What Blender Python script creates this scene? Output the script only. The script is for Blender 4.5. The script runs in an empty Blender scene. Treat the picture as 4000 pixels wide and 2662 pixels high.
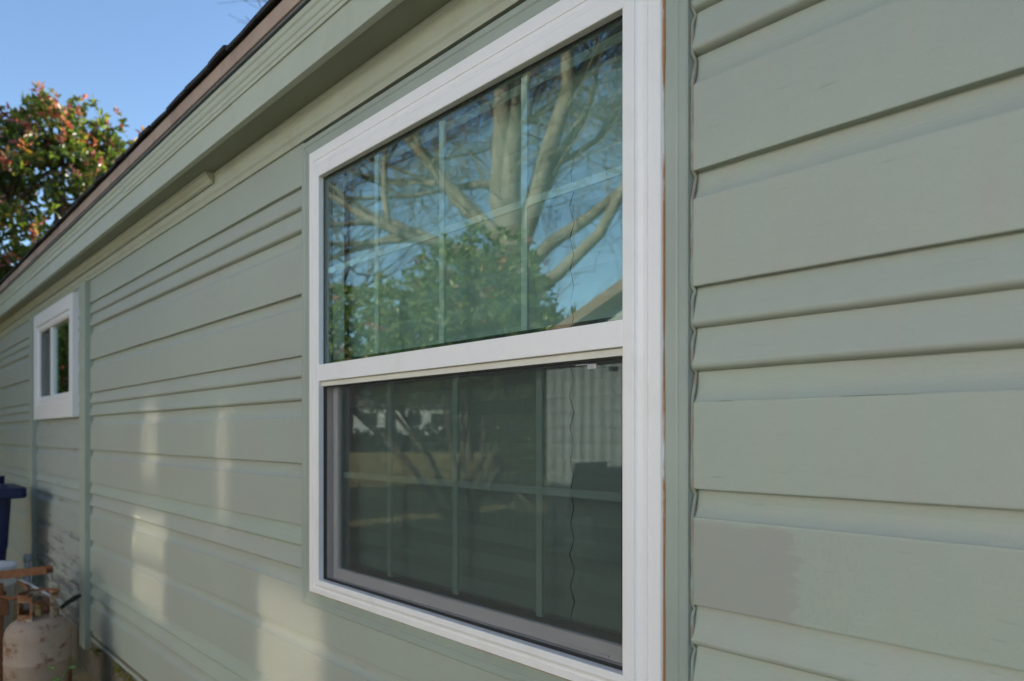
import bpy, bmesh, math, random
import numpy as np
from mathutils import Vector, noise as mnoise

random.seed(7)
RNG = np.random.default_rng(11)
D = bpy.data
SC = bpy.context.scene
COL = SC.collection
R = math.radians

# ------------------------------------------------------------------ camera
CAMH = 1.50                      # eye height above the ground
LW = 1.064                       # distance of the lens from the siding plane y = 0
TH = R(44.0)                     # angle between the optical axis and the wall
cam_d = D.cameras.new('camera')
cam = D.objects.new('camera', cam_d)
COL.objects.link(cam)
cam.location = (0, -LW, CAMH)
cam.rotation_euler = (R(90), 0, R(90) - TH)
cam_d.sensor_width = 36
cam_d.lens = 23.99
cam_d.shift_y = 0.0917
cam_d.clip_start = 0.05
cam_d.clip_end = 900
cam_d.dof.use_dof = True
cam_d.dof.focus_distance = 1.45
cam_d.dof.aperture_fstop = 3.4
SC.camera = cam

# ------------------------------------------------------------------ light
SUN_AZ = R(3.0)                 # from +Y towards +X : behind the house
SUN_EL = R(19.7)
w = D.worlds.new('World')
SC.world = w
w.use_nodes = True
nt = w.node_tree
sky = nt.nodes.new('ShaderNodeTexSky')
sky.sky_type = 'NISHITA'
sky.sun_disc = False
sky.sun_elevation = SUN_EL
sky.sun_rotation = SUN_AZ
sky.altitude = 100
sky.air_density = 1.0
sky.dust_density = 0.3
sky.ozone_density = 2.6
bg = nt.nodes['Background']
bg.inputs['Strength'].default_value = 0.125
nt.links.new(sky.outputs[0], bg.inputs[0])
sl = D.lights.new('sun', 'SUN')
sl.energy = 5.0
sl.angle = R(0.5)
sl.color = (1.0, 0.90, 0.76)
sun = D.objects.new('sun', sl)
COL.objects.link(sun)
sd = Vector((math.sin(SUN_AZ) * math.cos(SUN_EL), math.cos(SUN_AZ) * math.cos(SUN_EL), math.sin(SUN_EL)))
sun.rotation_euler = sd.to_track_quat('Z', 'Y').to_euler()
sun.location = (10, 20, 20)

SC.view_settings.view_transform = 'Standard'
SC.view_settings.look = 'None'
SC.view_settings.exposure = 1.13
SC.view_settings.gamma = 1.0
SC.view_settings.use_curve_mapping = False
SC.render.engine = 'CYCLES'
cy = SC.cycles
cy.max_bounces = 10
cy.diffuse_bounces = 4
cy.glossy_bounces = 5
cy.transmission_bounces = 6
cy.transparent_max_bounces = 24
cy.blur_glossy = 0.0
cy.sample_clamp_indirect = 60.0
cy.use_denoising = True
cy.use_guiding = True
cy.use_surface_guiding = True
cy.use_volume_guiding = False
cy.guiding_training_samples = 64

# ------------------------------------------------------------------ materials
MATS = {}


class NT:
    """small helper round a node tree"""
    def __init__(s, name):
        s.m = D.materials.new(name)
        s.m.use_nodes = True
        s.t = s.m.node_tree
        s.p = s.t.nodes['Principled BSDF']
        s.out = s.t.nodes['Material Output']
        s.co = None

    def n(s, typ, **kw):
        nd = s.t.nodes.new(typ)
        for k, v in kw.items():
            if hasattr(nd, k) and k not in nd.inputs:
                setattr(nd, k, v)
            else:
                nd.inputs[k].default_value = v
        return nd

    def l(s, a, b):
        s.t.links.new(a, b)

    def coord(s):
        if s.co is None:
            s.co = s.n('ShaderNodeTexCoord').outputs['Object']
        return s.co

    def mapping(s, scale=(1, 1, 1), loc=(0, 0, 0)):
        mp = s.n('ShaderNodeMapping')
        mp.inputs['Scale'].default_value = scale
        mp.inputs['Location'].default_value = loc
        s.l(s.coord(), mp.inputs['Vector'])
        return mp.outputs[0]

    def noise(s, scale, detail=4, rough=0.55, stretch=(1, 1, 1), loc=(0, 0, 0)):
        nd = s.n('ShaderNodeTexNoise')
        nd.inputs['Scale'].default_value = scale
        nd.inputs['Detail'].default_value = detail
        nd.inputs['Roughness'].default_value = rough
        s.l(s.mapping(stretch, loc), nd.inputs['Vector'])
        return nd.outputs['Fac']

    def ramp(s, fac, stops):
        r = s.n('ShaderNodeValToRGB')
        e = r.color_ramp.elements
        while len(e) < len(stops):
            e.new(0.5)
        for el, (p, c) in zip(e, stops):
            el.position = p
            if not isinstance(c, tuple):
                c = (c, c, c)
            el.color = (*c, 1)
        s.l(fac, r.inputs[0])
        return r.outputs[0]

    def mix(s, fac, a, b, mode='MIX'):
        m = s.n('ShaderNodeMix', data_type='RGBA', blend_type=mode)
        for sock, v in ((m.inputs[0], fac), (m.inputs[6], a), (m.inputs[7], b)):
            if isinstance(v, (int, float)):
                sock.default_value = v
            elif isinstance(v, tuple):
                sock.default_value = (*v, 1)
            else:
                s.l(v, sock)
        return m.outputs[2]

    def math(s, op, a, b=0.0, clamp=False):
        m = s.n('ShaderNodeMath', operation=op)
        m.use_clamp = clamp
        for sock, v in ((m.inputs[0], a), (m.inputs[1], b)):
            if isinstance(v, (int, float)):
                sock.default_value = v
            else:
                s.l(v, sock)
        return m.outputs[0]

    def color(s, v):
        if isinstance(v, tuple):
            s.p.inputs['Base Color'].default_value = (*v, 1)
        else:
            s.l(v, s.p.inputs['Base Color'])

    def bump(s, h, strength=0.2, dist=0.002):
        b = s.n('ShaderNodeBump')
        b.inputs['Strength'].default_value = strength
        b.inputs['Distance'].default_value = dist
        s.l(h, b.inputs['Height'])
        s.l(b.outputs[0], s.p.inputs['Normal'])

    def set(s, rough=0.5, spec=0.5, metal=0.0):
        s.p.inputs['Roughness'].default_value = rough
        s.p.inputs['Specular IOR Level'].default_value = spec
        s.p.inputs['Metallic'].default_value = metal


SAGE = (0.365, 0.43, 0.352)


def m_siding(name, patch=False, mould=0.0):
    q = NT(name)
    big = q.noise(1.6, 3, 0.5, (1, 1, 2.2))
    base = q.mix(q.ramp(big, [(0.30, 0.0), (0.75, 1.0)]), SAGE, (0.345, 0.38, 0.335))
    # individual tone of every board
    oi = q.n('ShaderNodeObjectInfo')
    base = q.mix(q.math('MULTIPLY', oi.outputs['Random'], 0.42), base, (0.38, 0.375, 0.35))
    # slightly streaky weathering running down
    streak = q.noise(7.0, 4, 0.6, (2.5, 1, 0.25))
    base = q.mix(q.ramp(streak, [(0.46, 0.0), (0.80, 0.42)]), base, (0.40, 0.37, 0.32))
    # fine flecks and short horizontal scuffs
    scuff = q.noise(55, 3, 0.7, (0.16, 1, 1.6))
    base = q.mix(q.ramp(scuff, [(0.64, 0.0), (0.74, 0.5)]), base, (0.23, 0.265, 0.22))
    spk = q.noise(420, 2, 0.6)
    base = q.mix(q.ramp(spk, [(0.58, 0.0), (0.74, 0.40)]), base, (0.24, 0.27, 0.23))
    mot = q.noise(38, 5, 0.75, (0.7, 1, 1.5))
    base = q.mix(q.ramp(mot, [(0.50, 0.0), (0.80, 0.35)]), base, (0.42, 0.46, 0.40))
    if patch:
        sx = q.n('ShaderNodeSeparateXYZ')
        q.l(q.coord(), sx.inputs[0])
        nz = q.noise(26, 5, 0.7, (0.8, 1, 1.6))
        edge = q.math('ADD', sx.outputs['X'], q.math('MULTIPLY', q.math('SUBTRACT', nz, 0.5), 0.12))
        msk = q.ramp(q.math('ADD', q.math('MULTIPLY', edge, 10.0), 5.0), [(0.31, 1.0), (0.44, 0.0)])
        zz = q.math('ADD', sx.outputs['Z'], q.math('MULTIPLY', nz, 0.03))
        zlim = q.ramp(q.math('MULTIPLY', q.math('SUBTRACT', 1.366, zz), 100.0), [(0.0, 0.0), (0.8, 1.0)])
        core = q.math('MULTIPLY', msk, zlim)
        # the dry roller fringe past the solid patch
        dry = q.noise(120, 3, 0.7, (1.6, 1, 0.35))
        fr = q.math('MULTIPLY', q.math('LESS_THAN', edge, -0.36), q.math('GREATER_THAN', dry, 0.56))
        fr = q.math('MULTIPLY', fr, 0.40)
        tot = q.math('MAXIMUM', core, q.math('MULTIPLY', fr, zlim))
        base = q.mix(q.math('MULTIPLY', tot, 0.66), base, (0.312, 0.318, 0.288))
    if mould > 0:
        a = q.noise(6.0, 7, 0.78, (0.45, 1, 3.2))
        sx = q.n('ShaderNodeSeparateXYZ')
        q.l(q.coord(), sx.inputs[0])
        low = q.ramp(sx.outputs['Z'], [(0.25, 1.0), (1.0, 0.0)])
        f = q.math('ADD', a, q.math('MULTIPLY', low, 0.16))
        base = q.mix(q.ramp(f, [(0.585, 0.0), (0.655, mould)]), base, (0.028, 0.028, 0.022))
        base = q.mix(0.35, base, (0.33, 0.36, 0.37))
    q.color(base)
    grain = q.noise(300, 3, 0.6, (0.25, 1, 1))
    wave = q.noise(9, 2, 0.5, (0.6, 1, 1.4))
    h = q.math('ADD', q.math('MULTIPLY', grain, 0.22), q.math('MULTIPLY', wave, 1.0))
    q.bump(h, 0.30, 0.0022)
    q.set(0.52, 0.42)
    return q.m


def m_paint(name, col, var=0.06, rough=0.45, dirt=None, scale=6, grime=0.25, bump=0.12):
    q = NT(name)
    a = q.noise(scale, 4, 0.6)
    c2 = tuple(c * (1 - var * 2.2) for c in col)
    base = q.mix(q.ramp(a, [(0.32, 0.0), (0.72, 1.0)]), col, c2)
    if dirt:
        b = q.noise(scale * 3.1, 6, 0.7, (1, 1, 0.6))
        base = q.mix(q.ramp(b, [(0.52, 0.0), (0.74, grime)]), base, dirt)
    q.color(base)
    q.bump(q.noise(260, 3, 0.6), bump, 0.001)
    q.set(rough, 0.45)
    return q.m


def m_rust(name, paint=None, amount=0.5):
    q = NT(name)
    a = q.noise(9, 8, 0.72)
    b = q.noise(70, 5, 0.65)
    rust = q.mix(q.ramp(b, [(0.35, 0.0), (0.7, 1.0)]), (0.13, 0.045, 0.018), (0.26, 0.115, 0.05))
    if paint:
        f = q.ramp(a, [(amount - 0.04, 0.0), (amount + 0.06, 1.0)])
        big = q.noise(5, 4, 0.6)
        pc = q.mix(q.ramp(big, [(0.35, 0.0), (0.7, 1.0)]), paint, tuple(c * 0.72 for c in paint))
        col = q.mix(f, pc, rust)
    else:
        col = rust
    q.color(col)
    q.bump(q.math('ADD', a, b), 0.35, 0.002)
    q.set(0.62, 0.35)
    return q.m


def m_glass(name, t=(0.79, 0.885, 0.86), g=(0.90, 1.0, 0.96), base=0.16, k=0.75):
    q = NT(name)
    # two-sided Schlick reflectance of a thin coated pane
    gm = q.n('ShaderNodeNewGeometry')
    dp = q.n('ShaderNodeVectorMath', operation='DOT_PRODUCT')
    q.l(gm.outputs['Normal'], dp.inputs[0])
    q.l(gm.outputs['Incoming'], dp.inputs[1])
    c = q.math('ABSOLUTE', dp.outputs['Value'])
    f = q.math('ADD', q.math('MULTIPLY', q.math('POWER', q.math('SUBTRACT', 1.0, c), 4.0), k), base, clamp=True)
    tr = q.n('ShaderNodeBsdfTransparent')
    tr.inputs[0].default_value = (*t, 1)
    gl = q.n('ShaderNodeBsdfGlossy')
    gl.inputs['Color'].default_value = (*g, 1)
    gl.inputs['Roughness'].default_value = 0.0
    # barely perceptible waviness of the float glass
    bp = q.n('ShaderNodeBump')
    bp.inputs['Strength'].default_value = 0.05
    bp.inputs['Distance'].default_value = 0.004
    q.l(q.noise(2.2, 1, 0.4), bp.inputs['Height'])
    q.l(bp.outputs[0], gl.inputs['Normal'])
    mx = q.n('ShaderNodeMixShader')
    q.l(f, mx.inputs[0])
    q.l(tr.outputs[0], mx.inputs[1])
    q.l(gl.outputs[0], mx.inputs[2])
    q.l(mx.outputs[0], q.out.inputs['Surface'])
    return q.m


def m_screen(name, op=0.50):
    """woven fibreglass insect mesh: fine crossing threads with open squares between"""
    q = NT(name)
    sx = q.n('ShaderNodeSeparateXYZ')
    q.l(q.coord(), sx.inputs[0])
    per = 0.0017

    def thread(sock):
        f = q.math('FRACT', q.math('DIVIDE', q.math('ADD', sock, 10.0), per))
        return q.math('LESS_THAN', f, 0.17)
    f = q.math('MAXIMUM', thread(sx.outputs['X']), thread(sx.outputs['Z']))
    tr = q.n('ShaderNodeBsdfTransparent')
    df = q.n('ShaderNodeBsdfDiffuse')
    df.inputs[0].default_value = (0.085, 0.085, 0.085, 1)
    mx = q.n('ShaderNodeMixShader')
    q.l(f, mx.inputs[0])
    q.l(tr.outputs[0], mx.inputs[1])
    q.l(df.outputs[0], mx.inputs[2])
    q.l(mx.outputs[0], q.out.inputs['Surface'])
    return q.m


def m_leaf(name):
    q = NT(name)
    at = q.n('ShaderNodeAttribute', attribute_name='Col')
    q.color(at.outputs['Color'])
    q.set(0.34, 0.5)
    tl = q.n('ShaderNodeBsdfTranslucent')
    mxc = q.mix(1.0, at.outputs['Color'], (1.4, 1.5, 0.7), 'MULTIPLY')
    q.l(mxc, tl.inputs[0])
    mx = q.n('ShaderNodeMixShader')
    mx.inputs[0].default_value = 0.44
    q.l(q.p.outputs[0], mx.inputs[1])
    q.l(tl.outputs[0], mx.inputs[2])
    q.l(mx.outputs[0], q.out.inputs['Surface'])
    return q.m


def m_bark(name, c1, c2):
    q = NT(name)
    a = q.noise(7, 6, 0.7, (1, 1, 0.35))
    q.color(q.mix(q.ramp(a, [(0.35, 0.0), (0.7, 1.0)]), c1, c2))
    q.bump(a, 0.6, 0.03)
    q.set(0.85, 0.2)
    return q.m


def m_ground(name):
    q = NT(name)
    a = q.noise(0.35, 6, 0.65)
    b = q.noise(9, 6, 0.75)
    c = q.noise(1.3, 5, 0.7)
    dry = q.mix(q.ramp(b, [(0.3, 0.0), (0.7, 1.0)]), (0.30, 0.22, 0.11), (0.50, 0.385, 0.20))
    green = q.mix(q.ramp(b, [(0.3, 0.0), (0.7, 1.0)]), (0.10, 0.10, 0.035), (0.20, 0.17, 0.07))
    base = q.mix(q.ramp(a, [(0.5, 0.0), (0.68, 0.6)]), dry, green)
    base = q.mix(q.ramp(c, [(0.55, 0.0), (0.75, 0.5)]), base, (0.11, 0.08, 0.045))
    q.color(base)
    q.bump(b, 0.7, 0.03)
    q.set(0.95, 0.1)
    return q.m


M = MATS
M['siding'] = m_siding('sage_siding')
M['siding_patch'] = m_siding('sage_siding_touched_up', patch=True)
M['siding_mould'] = m_siding('sage_siding_mouldy', mould=0.92)
M['trim'] = m_paint('sage_trim', (0.37, 0.42, 0.35), 0.05, 0.45, (0.30, 0.29, 0.22), 5, 0.30)
M['casing'] = m_paint('sage_casing', (0.35, 0.40, 0.345), 0.07, 0.45, (0.32, 0.33, 0.33), 3, 0.8)
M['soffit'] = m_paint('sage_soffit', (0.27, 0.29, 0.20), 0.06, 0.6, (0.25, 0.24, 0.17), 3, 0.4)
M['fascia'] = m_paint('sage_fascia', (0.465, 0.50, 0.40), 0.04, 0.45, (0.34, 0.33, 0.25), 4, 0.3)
M['frieze'] = m_paint('sage_frieze', (0.43, 0.46, 0.36), 0.05, 0.5, (0.38, 0.30, 0.23), 4, 0.5)
M['drip'] = m_paint('weathered_brown_board', (0.46, 0.34, 0.275), 0.12, 0.7, (0.12, 0.09, 0.075), 3, 0.6)
M['flash'] = m_paint('grey_metal_flashing', (0.16, 0.17, 0.18), 0.1, 0.4)
M['shingle'] = m_paint('charcoal_shingle', (0.035, 0.036, 0.04), 0.2, 0.9, (0.08, 0.08, 0.08), 40, 0.5, 0.6)
M['vinyl'] = m_paint('white_vinyl', (0.84, 0.83, 0.83), 0.01, 0.34, (0.68, 0.65, 0.60), 3, 0.35, 0.05)
M['vinyl_beige'] = m_paint('off_white_vinyl', (0.72, 0.71, 0.65), 0.05, 0.4, (0.55, 0.52, 0.44), 8, 0.3)
M['vinyl_grey'] = m_paint('grey_sash_vinyl', (0.82, 0.81, 0.81), 0.03, 0.4)
M['bar'] = m_paint('grille_bar', (0.74, 0.75, 0.73), 0.02, 0.4)
M['spacer'] = m_paint('dark_spacer', (0.05, 0.06, 0.06), 0.05, 0.5)
M['gasket'] = m_paint('black_gasket', (0.015, 0.016, 0.017), 0.05, 0.6)
M['glass'] = m_glass('window_glass')
M['screen'] = m_screen('insect_mesh')
M['shade'] = m_paint('pleated_paper', (0.50, 0.54, 0.50), 0.03, 0.8)
M['concrete'] = m_paint('foundation_concrete', (0.23, 0.195, 0.14), 0.2, 0.9, (0.10, 0.085, 0.05), 5, 0.7, 0.5)  # darkened colours: shade beside the gas cylinder put into the concrete
M['dark'] = m_paint('dark_sheathing', (0.05, 0.045, 0.04), 0.1, 0.9)
M['ground'] = m_ground('dry_lawn')
M['moss'] = m_paint('moss', (0.20, 0.18, 0.025), 0.3, 0.9, (0.06, 0.05, 0.02), 30, 0.7)
M['leaf'] = m_leaf('photinia_leaf')
M['bark'] = m_bark('grey_bark', (0.15, 0.13, 0.105), (0.27, 0.24, 0.195))
M['bark2'] = m_bark('brown_bark', (0.10, 0.075, 0.055), (0.18, 0.14, 0.105))
M['tank'] = m_rust('dirty_tank_paint', (0.40, 0.305, 0.235), 0.565)
M['collar'] = m_rust('collar_paint', (0.42, 0.345, 0.26), 0.475)
M['rust'] = m_rust('rusty_steel')
M['brass'] = m_rust('tarnished_valve', (0.30, 0.22, 0.10), 0.6)
M['rubber'] = m_paint('black_rubber', (0.018, 0.019, 0.022), 0.1, 0.5)
M['blue'] = m_paint('blue_bin_plastic', (0.003, 0.011, 0.065), 0.06, 0.42, (0.008, 0.016, 0.05), 4, 0.3)
M['pvc'] = m_paint('white_pvc', (0.85, 0.86, 0.87), 0.05, 0.4)
M['tub'] = m_paint('white_plastic', (0.66, 0.68, 0.72), 0.1, 0.5, (0.25, 0.2, 0.16), 7, 0.6)
M['steel'] = m_paint('grey_steel_rod', (0.45, 0.45, 0.46), 0.1, 0.4, (0.25, 0.16, 0.1), 30, 0.5)
M['weed'] = m_paint('weed_leaf', (0.10, 0.22, 0.03), 0.2, 0.5)
M['nb_wall'] = m_paint('pale_blue_siding', (0.37, 0.395, 0.395), 0.04, 0.30)
M['nb_wall'].node_tree.nodes['Principled BSDF'].inputs['Specular IOR Level'].default_value = 1.0  # gloss and coat added so the facade throws sunlight onto our wall
M['nb_wall'].node_tree.nodes['Principled BSDF'].inputs['Coat Weight'].default_value = 0.8
M['nb_wall'].node_tree.nodes['Principled BSDF'].inputs['Coat Roughness'].default_value = 0.25
M['nb_roof'] = m_paint('brown_roof', (0.20, 0.13, 0.09), 0.15, 0.9)
M['nb_white'] = m_paint('white_house_paint', (0.80, 0.81, 0.80), 0.03, 0.5)
M['nb_roof2'] = m_paint('grey_roof', (0.22, 0.22, 0.23), 0.15, 0.9)
M['far_glass'] = m_paint('dark_far_glass', (0.02, 0.025, 0.03), 0.1, 0.15)

# ------------------------------------------------------------------ helpers


def wloc(o):
    v = Vector((0, 0, 0))
    while o is not None:
        v += o.location
        o = o.parent
    return v


def empty(name, loc, parent=None, **props):
    o = D.objects.new(name, None)
    COL.objects.link(o)
    o.empty_display_size = 0.1
    o.parent = parent
    o.location = Vector(loc) - wloc(parent)
    for k, v in props.items():
        o[k] = v
    return o


def thing(name, loc, label, cat, group=None):
    o = empty(name, loc, label=label, category=cat)
    if group:
        o['group'] = group
    return o


def mk(name, verts, faces, mat, parent=None, smooth=False, org=None, **props):
    """verts in world space; the object's origin sits at org (default: the parent's place)"""
    base = wloc(parent)
    o0 = Vector(org) if org is not None else base
    me = D.meshes.new(name)
    vs = np.asarray([tuple(v) for v in verts], dtype=float) - np.array(o0)
    me.from_pydata(vs.tolist(), [], faces)
    me.update()
    if smooth:
        for p in me.polygons:
            p.use_smooth = True
    if mat is not None:
        me.materials.append(M[mat])
    ob = D.objects.new(name, me)
    COL.objects.link(ob)
    ob.parent = parent
    ob.location = o0 - base
    for k, v in props.items():
        ob[k] = v
    return ob


def bm_obj(name, bm, mat, parent=None, smooth=False, org=None, **props):
    bm.verts.index_update()
    vs = [tuple(v.co) for v in bm.verts]
    fs = [[v.index for v in f.verts] for f in bm.faces]
    bm.free()
    return mk(name, vs, fs, mat, parent, smooth, org, **props)


def boxes(name, bl, mat, parent=None, bevel=0.0015, **props):
    bm = bmesh.new()
    for (x0, x1, y0, y1, z0, z1) in bl:
        r = bmesh.ops.create_cube(bm, size=1)
        for v in r['verts']:
            v.co = Vector(((x0 + x1) / 2 + v.co.x * (x1 - x0), (y0 + y1) / 2 + v.co.y * (y1 - y0), (z0 + z1) / 2 + v.co.z * (z1 - z0)))
    if bevel > 0:
        bmesh.ops.bevel(bm, geom=list(bm.edges), offset=bevel, segments=2, affect='EDGES', profile=0.6)
    return bm_obj(name, bm, mat, parent, **props)


def tube_geo(pts, rad, n=8, cap=True, vs=None, fs=None):
    """tube along a polyline; rad a number or a list"""
    vs = [] if vs is None else vs
    fs = [] if fs is None else fs
    pts = [Vector(p) for p in pts]
    rr = rad if isinstance(rad, (list, tuple)) else [rad] * len(pts)
    b0 = len(vs)
    up = None
    for i, p in enumerate(pts):
        t = (pts[min(i + 1, len(pts) - 1)] - pts[max(i - 1, 0)]).normalized()
        if up is None:
            up = t.orthogonal().normalized()
        else:
            up = (up - t * up.dot(t))
            up = up.normalized() if up.length > 1e-6 else t.orthogonal().normalized()
        sd_ = t.cross(up)
        for k in range(n):
            a = 2 * math.pi * k / n
            vs.append(p + (up * math.cos(a) + sd_ * math.sin(a)) * rr[i])
    for i in range(len(pts) - 1):
        for k in range(n):
            a, b = b0 + i * n + k, b0 + i * n + (k + 1) % n
            fs.append([a, b, b + n, a + n])
    if cap:
        fs.append([b0 + k for k in range(n)][::-1])
        e = b0 + (len(pts) - 1) * n
        fs.append([e + k for k in range(n)])
    return vs, fs


def tube(name, pts, rad, mat, parent=None, n=10, smooth=True, **props):
    v, f = tube_geo(pts, rad, n)
    return mk(name, v, f, mat, parent, smooth, **props)


def lathe(name, prof, c, mat, parent=None, n=40, smooth=True, **props):
    """prof: (radius, z) from bottom to top round the vertical axis through c"""
    vs, fs = [], []
    for r_, z in prof:
        for k in range(n):
            a = 2 * math.pi * k / n
            vs.append((c[0] + r_ * math.cos(a), c[1] + r_ * math.sin(a), c[2] + z))
    for i in range(len(prof) - 1):
        for k in range(n):
            a, b = i * n + k, i * n + (k + 1) % n
            fs.append([a, b, b + n, a + n])
    fs.append(list(range(n))[::-1])
    fs.append(list(range((len(prof) - 1) * n, len(prof) * n)))
    return mk(name, vs, fs, mat, parent, smooth, **props)


def extrude_x(name, prof, x0, x1, mat, parent, step=0.2, wob=0.0, seed=0.0, cap=True, smooth=False, **props):
    """profile (y, z) points, swept along x; open at the back"""
    n = max(1, int(round((x1 - x0) / step)))
    vs, fs = [], []
    m = len(prof)
    for i in range(n + 1):
        x = x0 + (x1 - x0) * i / n
        for j, (y, z) in enumerate(prof):
            dy = dz = 0
            if wob:
                dy = wob * mnoise.noise(Vector((x * 1.3, z * 2.0, seed)))
                dz = wob * 0.9 * mnoise.noise(Vector((x * 2.1, seed + 5.3, round(z, 2))))
                dz += wob * 0.6 * mnoise.noise(Vector((x * 14, seed + 9.1, z)))
            vs.append((x, y + dy, z + dz))
    for i in range(n):
        for j in range(m - 1):
            a = i * m + j
            fs.append([a, a + m, a + m + 1, a + 1])
    if cap:
        fs.append(list(range(m)))
        fs.append([n * m + j for j in range(m)][::-1])
    return mk(name, vs, fs, mat, parent, smooth, **props)


def ring(name, rect, prof, mat, parent, scale=(1, 1, 1, 1), split=False, smooth=False, gap=0.0005, **props):
    """mitred frame round rect = (x0, x1, z0, z1); prof = (inset, y); scale: left, right, bottom, top"""
    x0, x1, z0, z1 = rect
    sl_, sr, sb, st = scale

    def corner(k, ins):
        return [(x0 + ins * sl_, z0 + ins * sb), (x1 - ins * sr, z0 + ins * sb),
                (x1 - ins * sr, z1 - ins * st), (x0 + ins * sl_, z1 - ins * st)][k]
    m = len(prof)
    out = []
    if split:
        for k in range(4):
            vs, fs = [], []
            tg = ((1, 0), (0, 1), (-1, 0), (0, -1))[k]
            for kk, sg in ((k, 1), ((k + 1) % 4, -1)):
                for ins, y in prof:
                    a, c = corner(kk, ins)
                    a, c = a + tg[0] * gap * sg, c + tg[1] * gap * sg
                    vs.append((a, y, c))
            for j in range(m - 1):
                fs.append([j, j + m, j + m + 1, j + 1])
            fs.append(list(range(m)))
            fs.append([m + j for j in range(m)][::-1])
            out.append(mk(name, vs, fs, mat, parent, smooth, **props))
        return out
    vs, fs = [], []
    for k in range(4):
        for ins, y in prof:
            a, c = corner(k, ins)
            vs.append((a, y, c))
    for k in range(4):
        b = ((k + 1) % 4) * m
        for j in range(m - 1):
            fs.append([k * m + j, b + j, b + j + 1, k * m + j + 1])
    return mk(name, vs, fs, mat, parent, smooth, **props)


def copy_tree(o, parent=None, delta=None):
    c = o.copy()
    COL.objects.link(c)
    c.parent = parent
    if delta is not None:
        c.location = o.location + Vector(delta)
    for ch in list(o.children):
        copy_tree(ch, c)
    return c


# ------------------------------------------------------------------ ground
gv, gf = [], []
gs = [-400, -200, -120, -60, -30, -15, -8, -4, -2, 0, 2, 5, 10, 40, 120, 400]
for yy in gs:
    for xx in gs:
        gv.append((xx, yy, 0.0))
n_ = len(gs)
for i in range(n_ - 1):
    for j in range(n_ - 1):
        a = i * n_ + j
        gf.append([a, a + 1, a + n_ + 1, a + n_])
mk('ground', gv, gf, 'ground', kind='structure')

# ------------------------------------------------------------------ the house
Z0 = CAMH
house = thing('house', (0, 0, 0), 'sage green house with horizontal wood siding, shallow eave and white framed windows', 'house')
XL, XR = -8.7, 4.0
WZ0 = Z0 - 1.28                  # bottom edge of the siding

# openings: main window and small slider
WX0, WX1 = -2.000, -0.705
WB, WT = Z0 - 0.485, Z0 + 0.880
SX0, SX1 = -6.44, -5.28
SB, ST = Z0 + 0.20, Z0 + 0.85
TOPZ = Z0 + 1.20
sh = []
yb0, yb1 = 0.0185, 0.12
sh.append((XL, SX0, yb0, yb1, 0.2, TOPZ))
sh.append((SX0, SX1, yb0, yb1, 0.2, SB))
sh.append((SX0, SX1, yb0, yb1, ST, TOPZ))
sh.append((SX1, WX0, yb0, yb1, 0.2, TOPZ))
sh.append((WX0, WX1, yb0, yb1, 0.2, WB))
sh.append((WX0, WX1, yb0, yb1, WT, TOPZ))
sh.append((WX1, XR, yb0, yb1, 0.2, TOPZ))
boxes('wall', sh, 'dark', house, 0)
boxes('wall', [(XL, XL + 0.12, yb1, 8.0, 0.0, TOPZ)], 'siding', house, 0)
boxes('wall', [(XR - 0.12, XR, yb1, 8.0, 0.0, TOPZ)], 'siding', house, 0)
boxes('wall', [(XL, XR, 8.0, 8.12, 0.0, TOPZ)], 'siding', house, 0)
# a partition gives the room behind the shades its depth
boxes('partition', [(XL + 0.12, XR - 0.12, 2.6, 2.7, 0.0, TOPZ + 0.3)], 'dark', house, 0)
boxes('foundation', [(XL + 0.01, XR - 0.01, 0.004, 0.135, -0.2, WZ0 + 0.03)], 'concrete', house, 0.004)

# --- siding boards : two wide drop boards and two narrow bands repeat
PER = 0.5597
E0 = Z0 + 0.260


def prof_wide(top, cove, flat):
    p = [(0.0120, top + 0.003), (0.0112, top - 0.002)]
    for t in (0.2, 0.42, 0.58, 0.70, 0.79, 0.87, 0.93, 0.98):
        y = 0.0112 - 0.0094 * t ** 3.6
        p.append((y, top - cove * t))
    p += [(0.0016, top - cove), (0.0002, top - cove - 0.0006), (-0.0004, top - cove - 0.004),
          (-0.0012, top - cove - flat + 0.003), (-0.0008, top - cove - flat + 0.0008),
          (0.0002, top - cove - flat), (0.0125, top - cove - flat)]
    return p


def prof_band(top, hgt):
    p = [(0.0105, top + 0.003), (0.0088, top - 0.0006)]
    for t in (0.1, 0.25, 0.42, 0.60, 0.74, 0.82):
        p.append((0.0088 - 0.0112 * (t / 0.83) ** 1.15, top - hgt * t))
    for a in (0, 12, 25, 38, 50, 62, 74, 84, 90):
        p.append((0.0105 - 0.0130 * math.cos(R(a)), top - hgt * 0.835 - hgt * 0.158 * math.sin(R(a))))
    p.append((0.0128, top - hgt + 0.0004))
    return p


ROWS = []
for k in range(-2, 5):
    e = E0 - PER * k
    ROWS += [('band', e, 0.0734, 0), ('band', e - 0.0734, 0.0756, 0),
             ('wide', e - 0.1490, 0.0536, 0.1530), ('wide', e - 0.3556, 0.0497, 0.1545)]
FRB = Z0 + 0.957                 # lower edge of the frieze
# casing footprint
CX0, CX1, CZ0, CZ1 = -2.082, -0.648, Z0 - 0.549, Z0 + 0.946


def clip(prof, zlo, zhi):
    """cut a profile (ordered downwards) to a height range"""
    out = []
    for (y, z), (y2, z2) in zip(prof, prof[1:]):
        if not out and z <= zhi:
            out.append((y, z))
        if z > zhi >= z2 and z != z2:
            t = (z - zhi) / (z - z2)
            out.append((y + (y2 - y) * t, zhi))
        if z2 >= zlo and z2 <= zhi:
            out.append((y2, z2))
        elif z >= zlo > z2:
            t = (z - zlo) / (z - z2)
            out.append((y + (y2 - y) * t, zlo))
            out.append((0.0175, zlo))
            break
    return out


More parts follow.
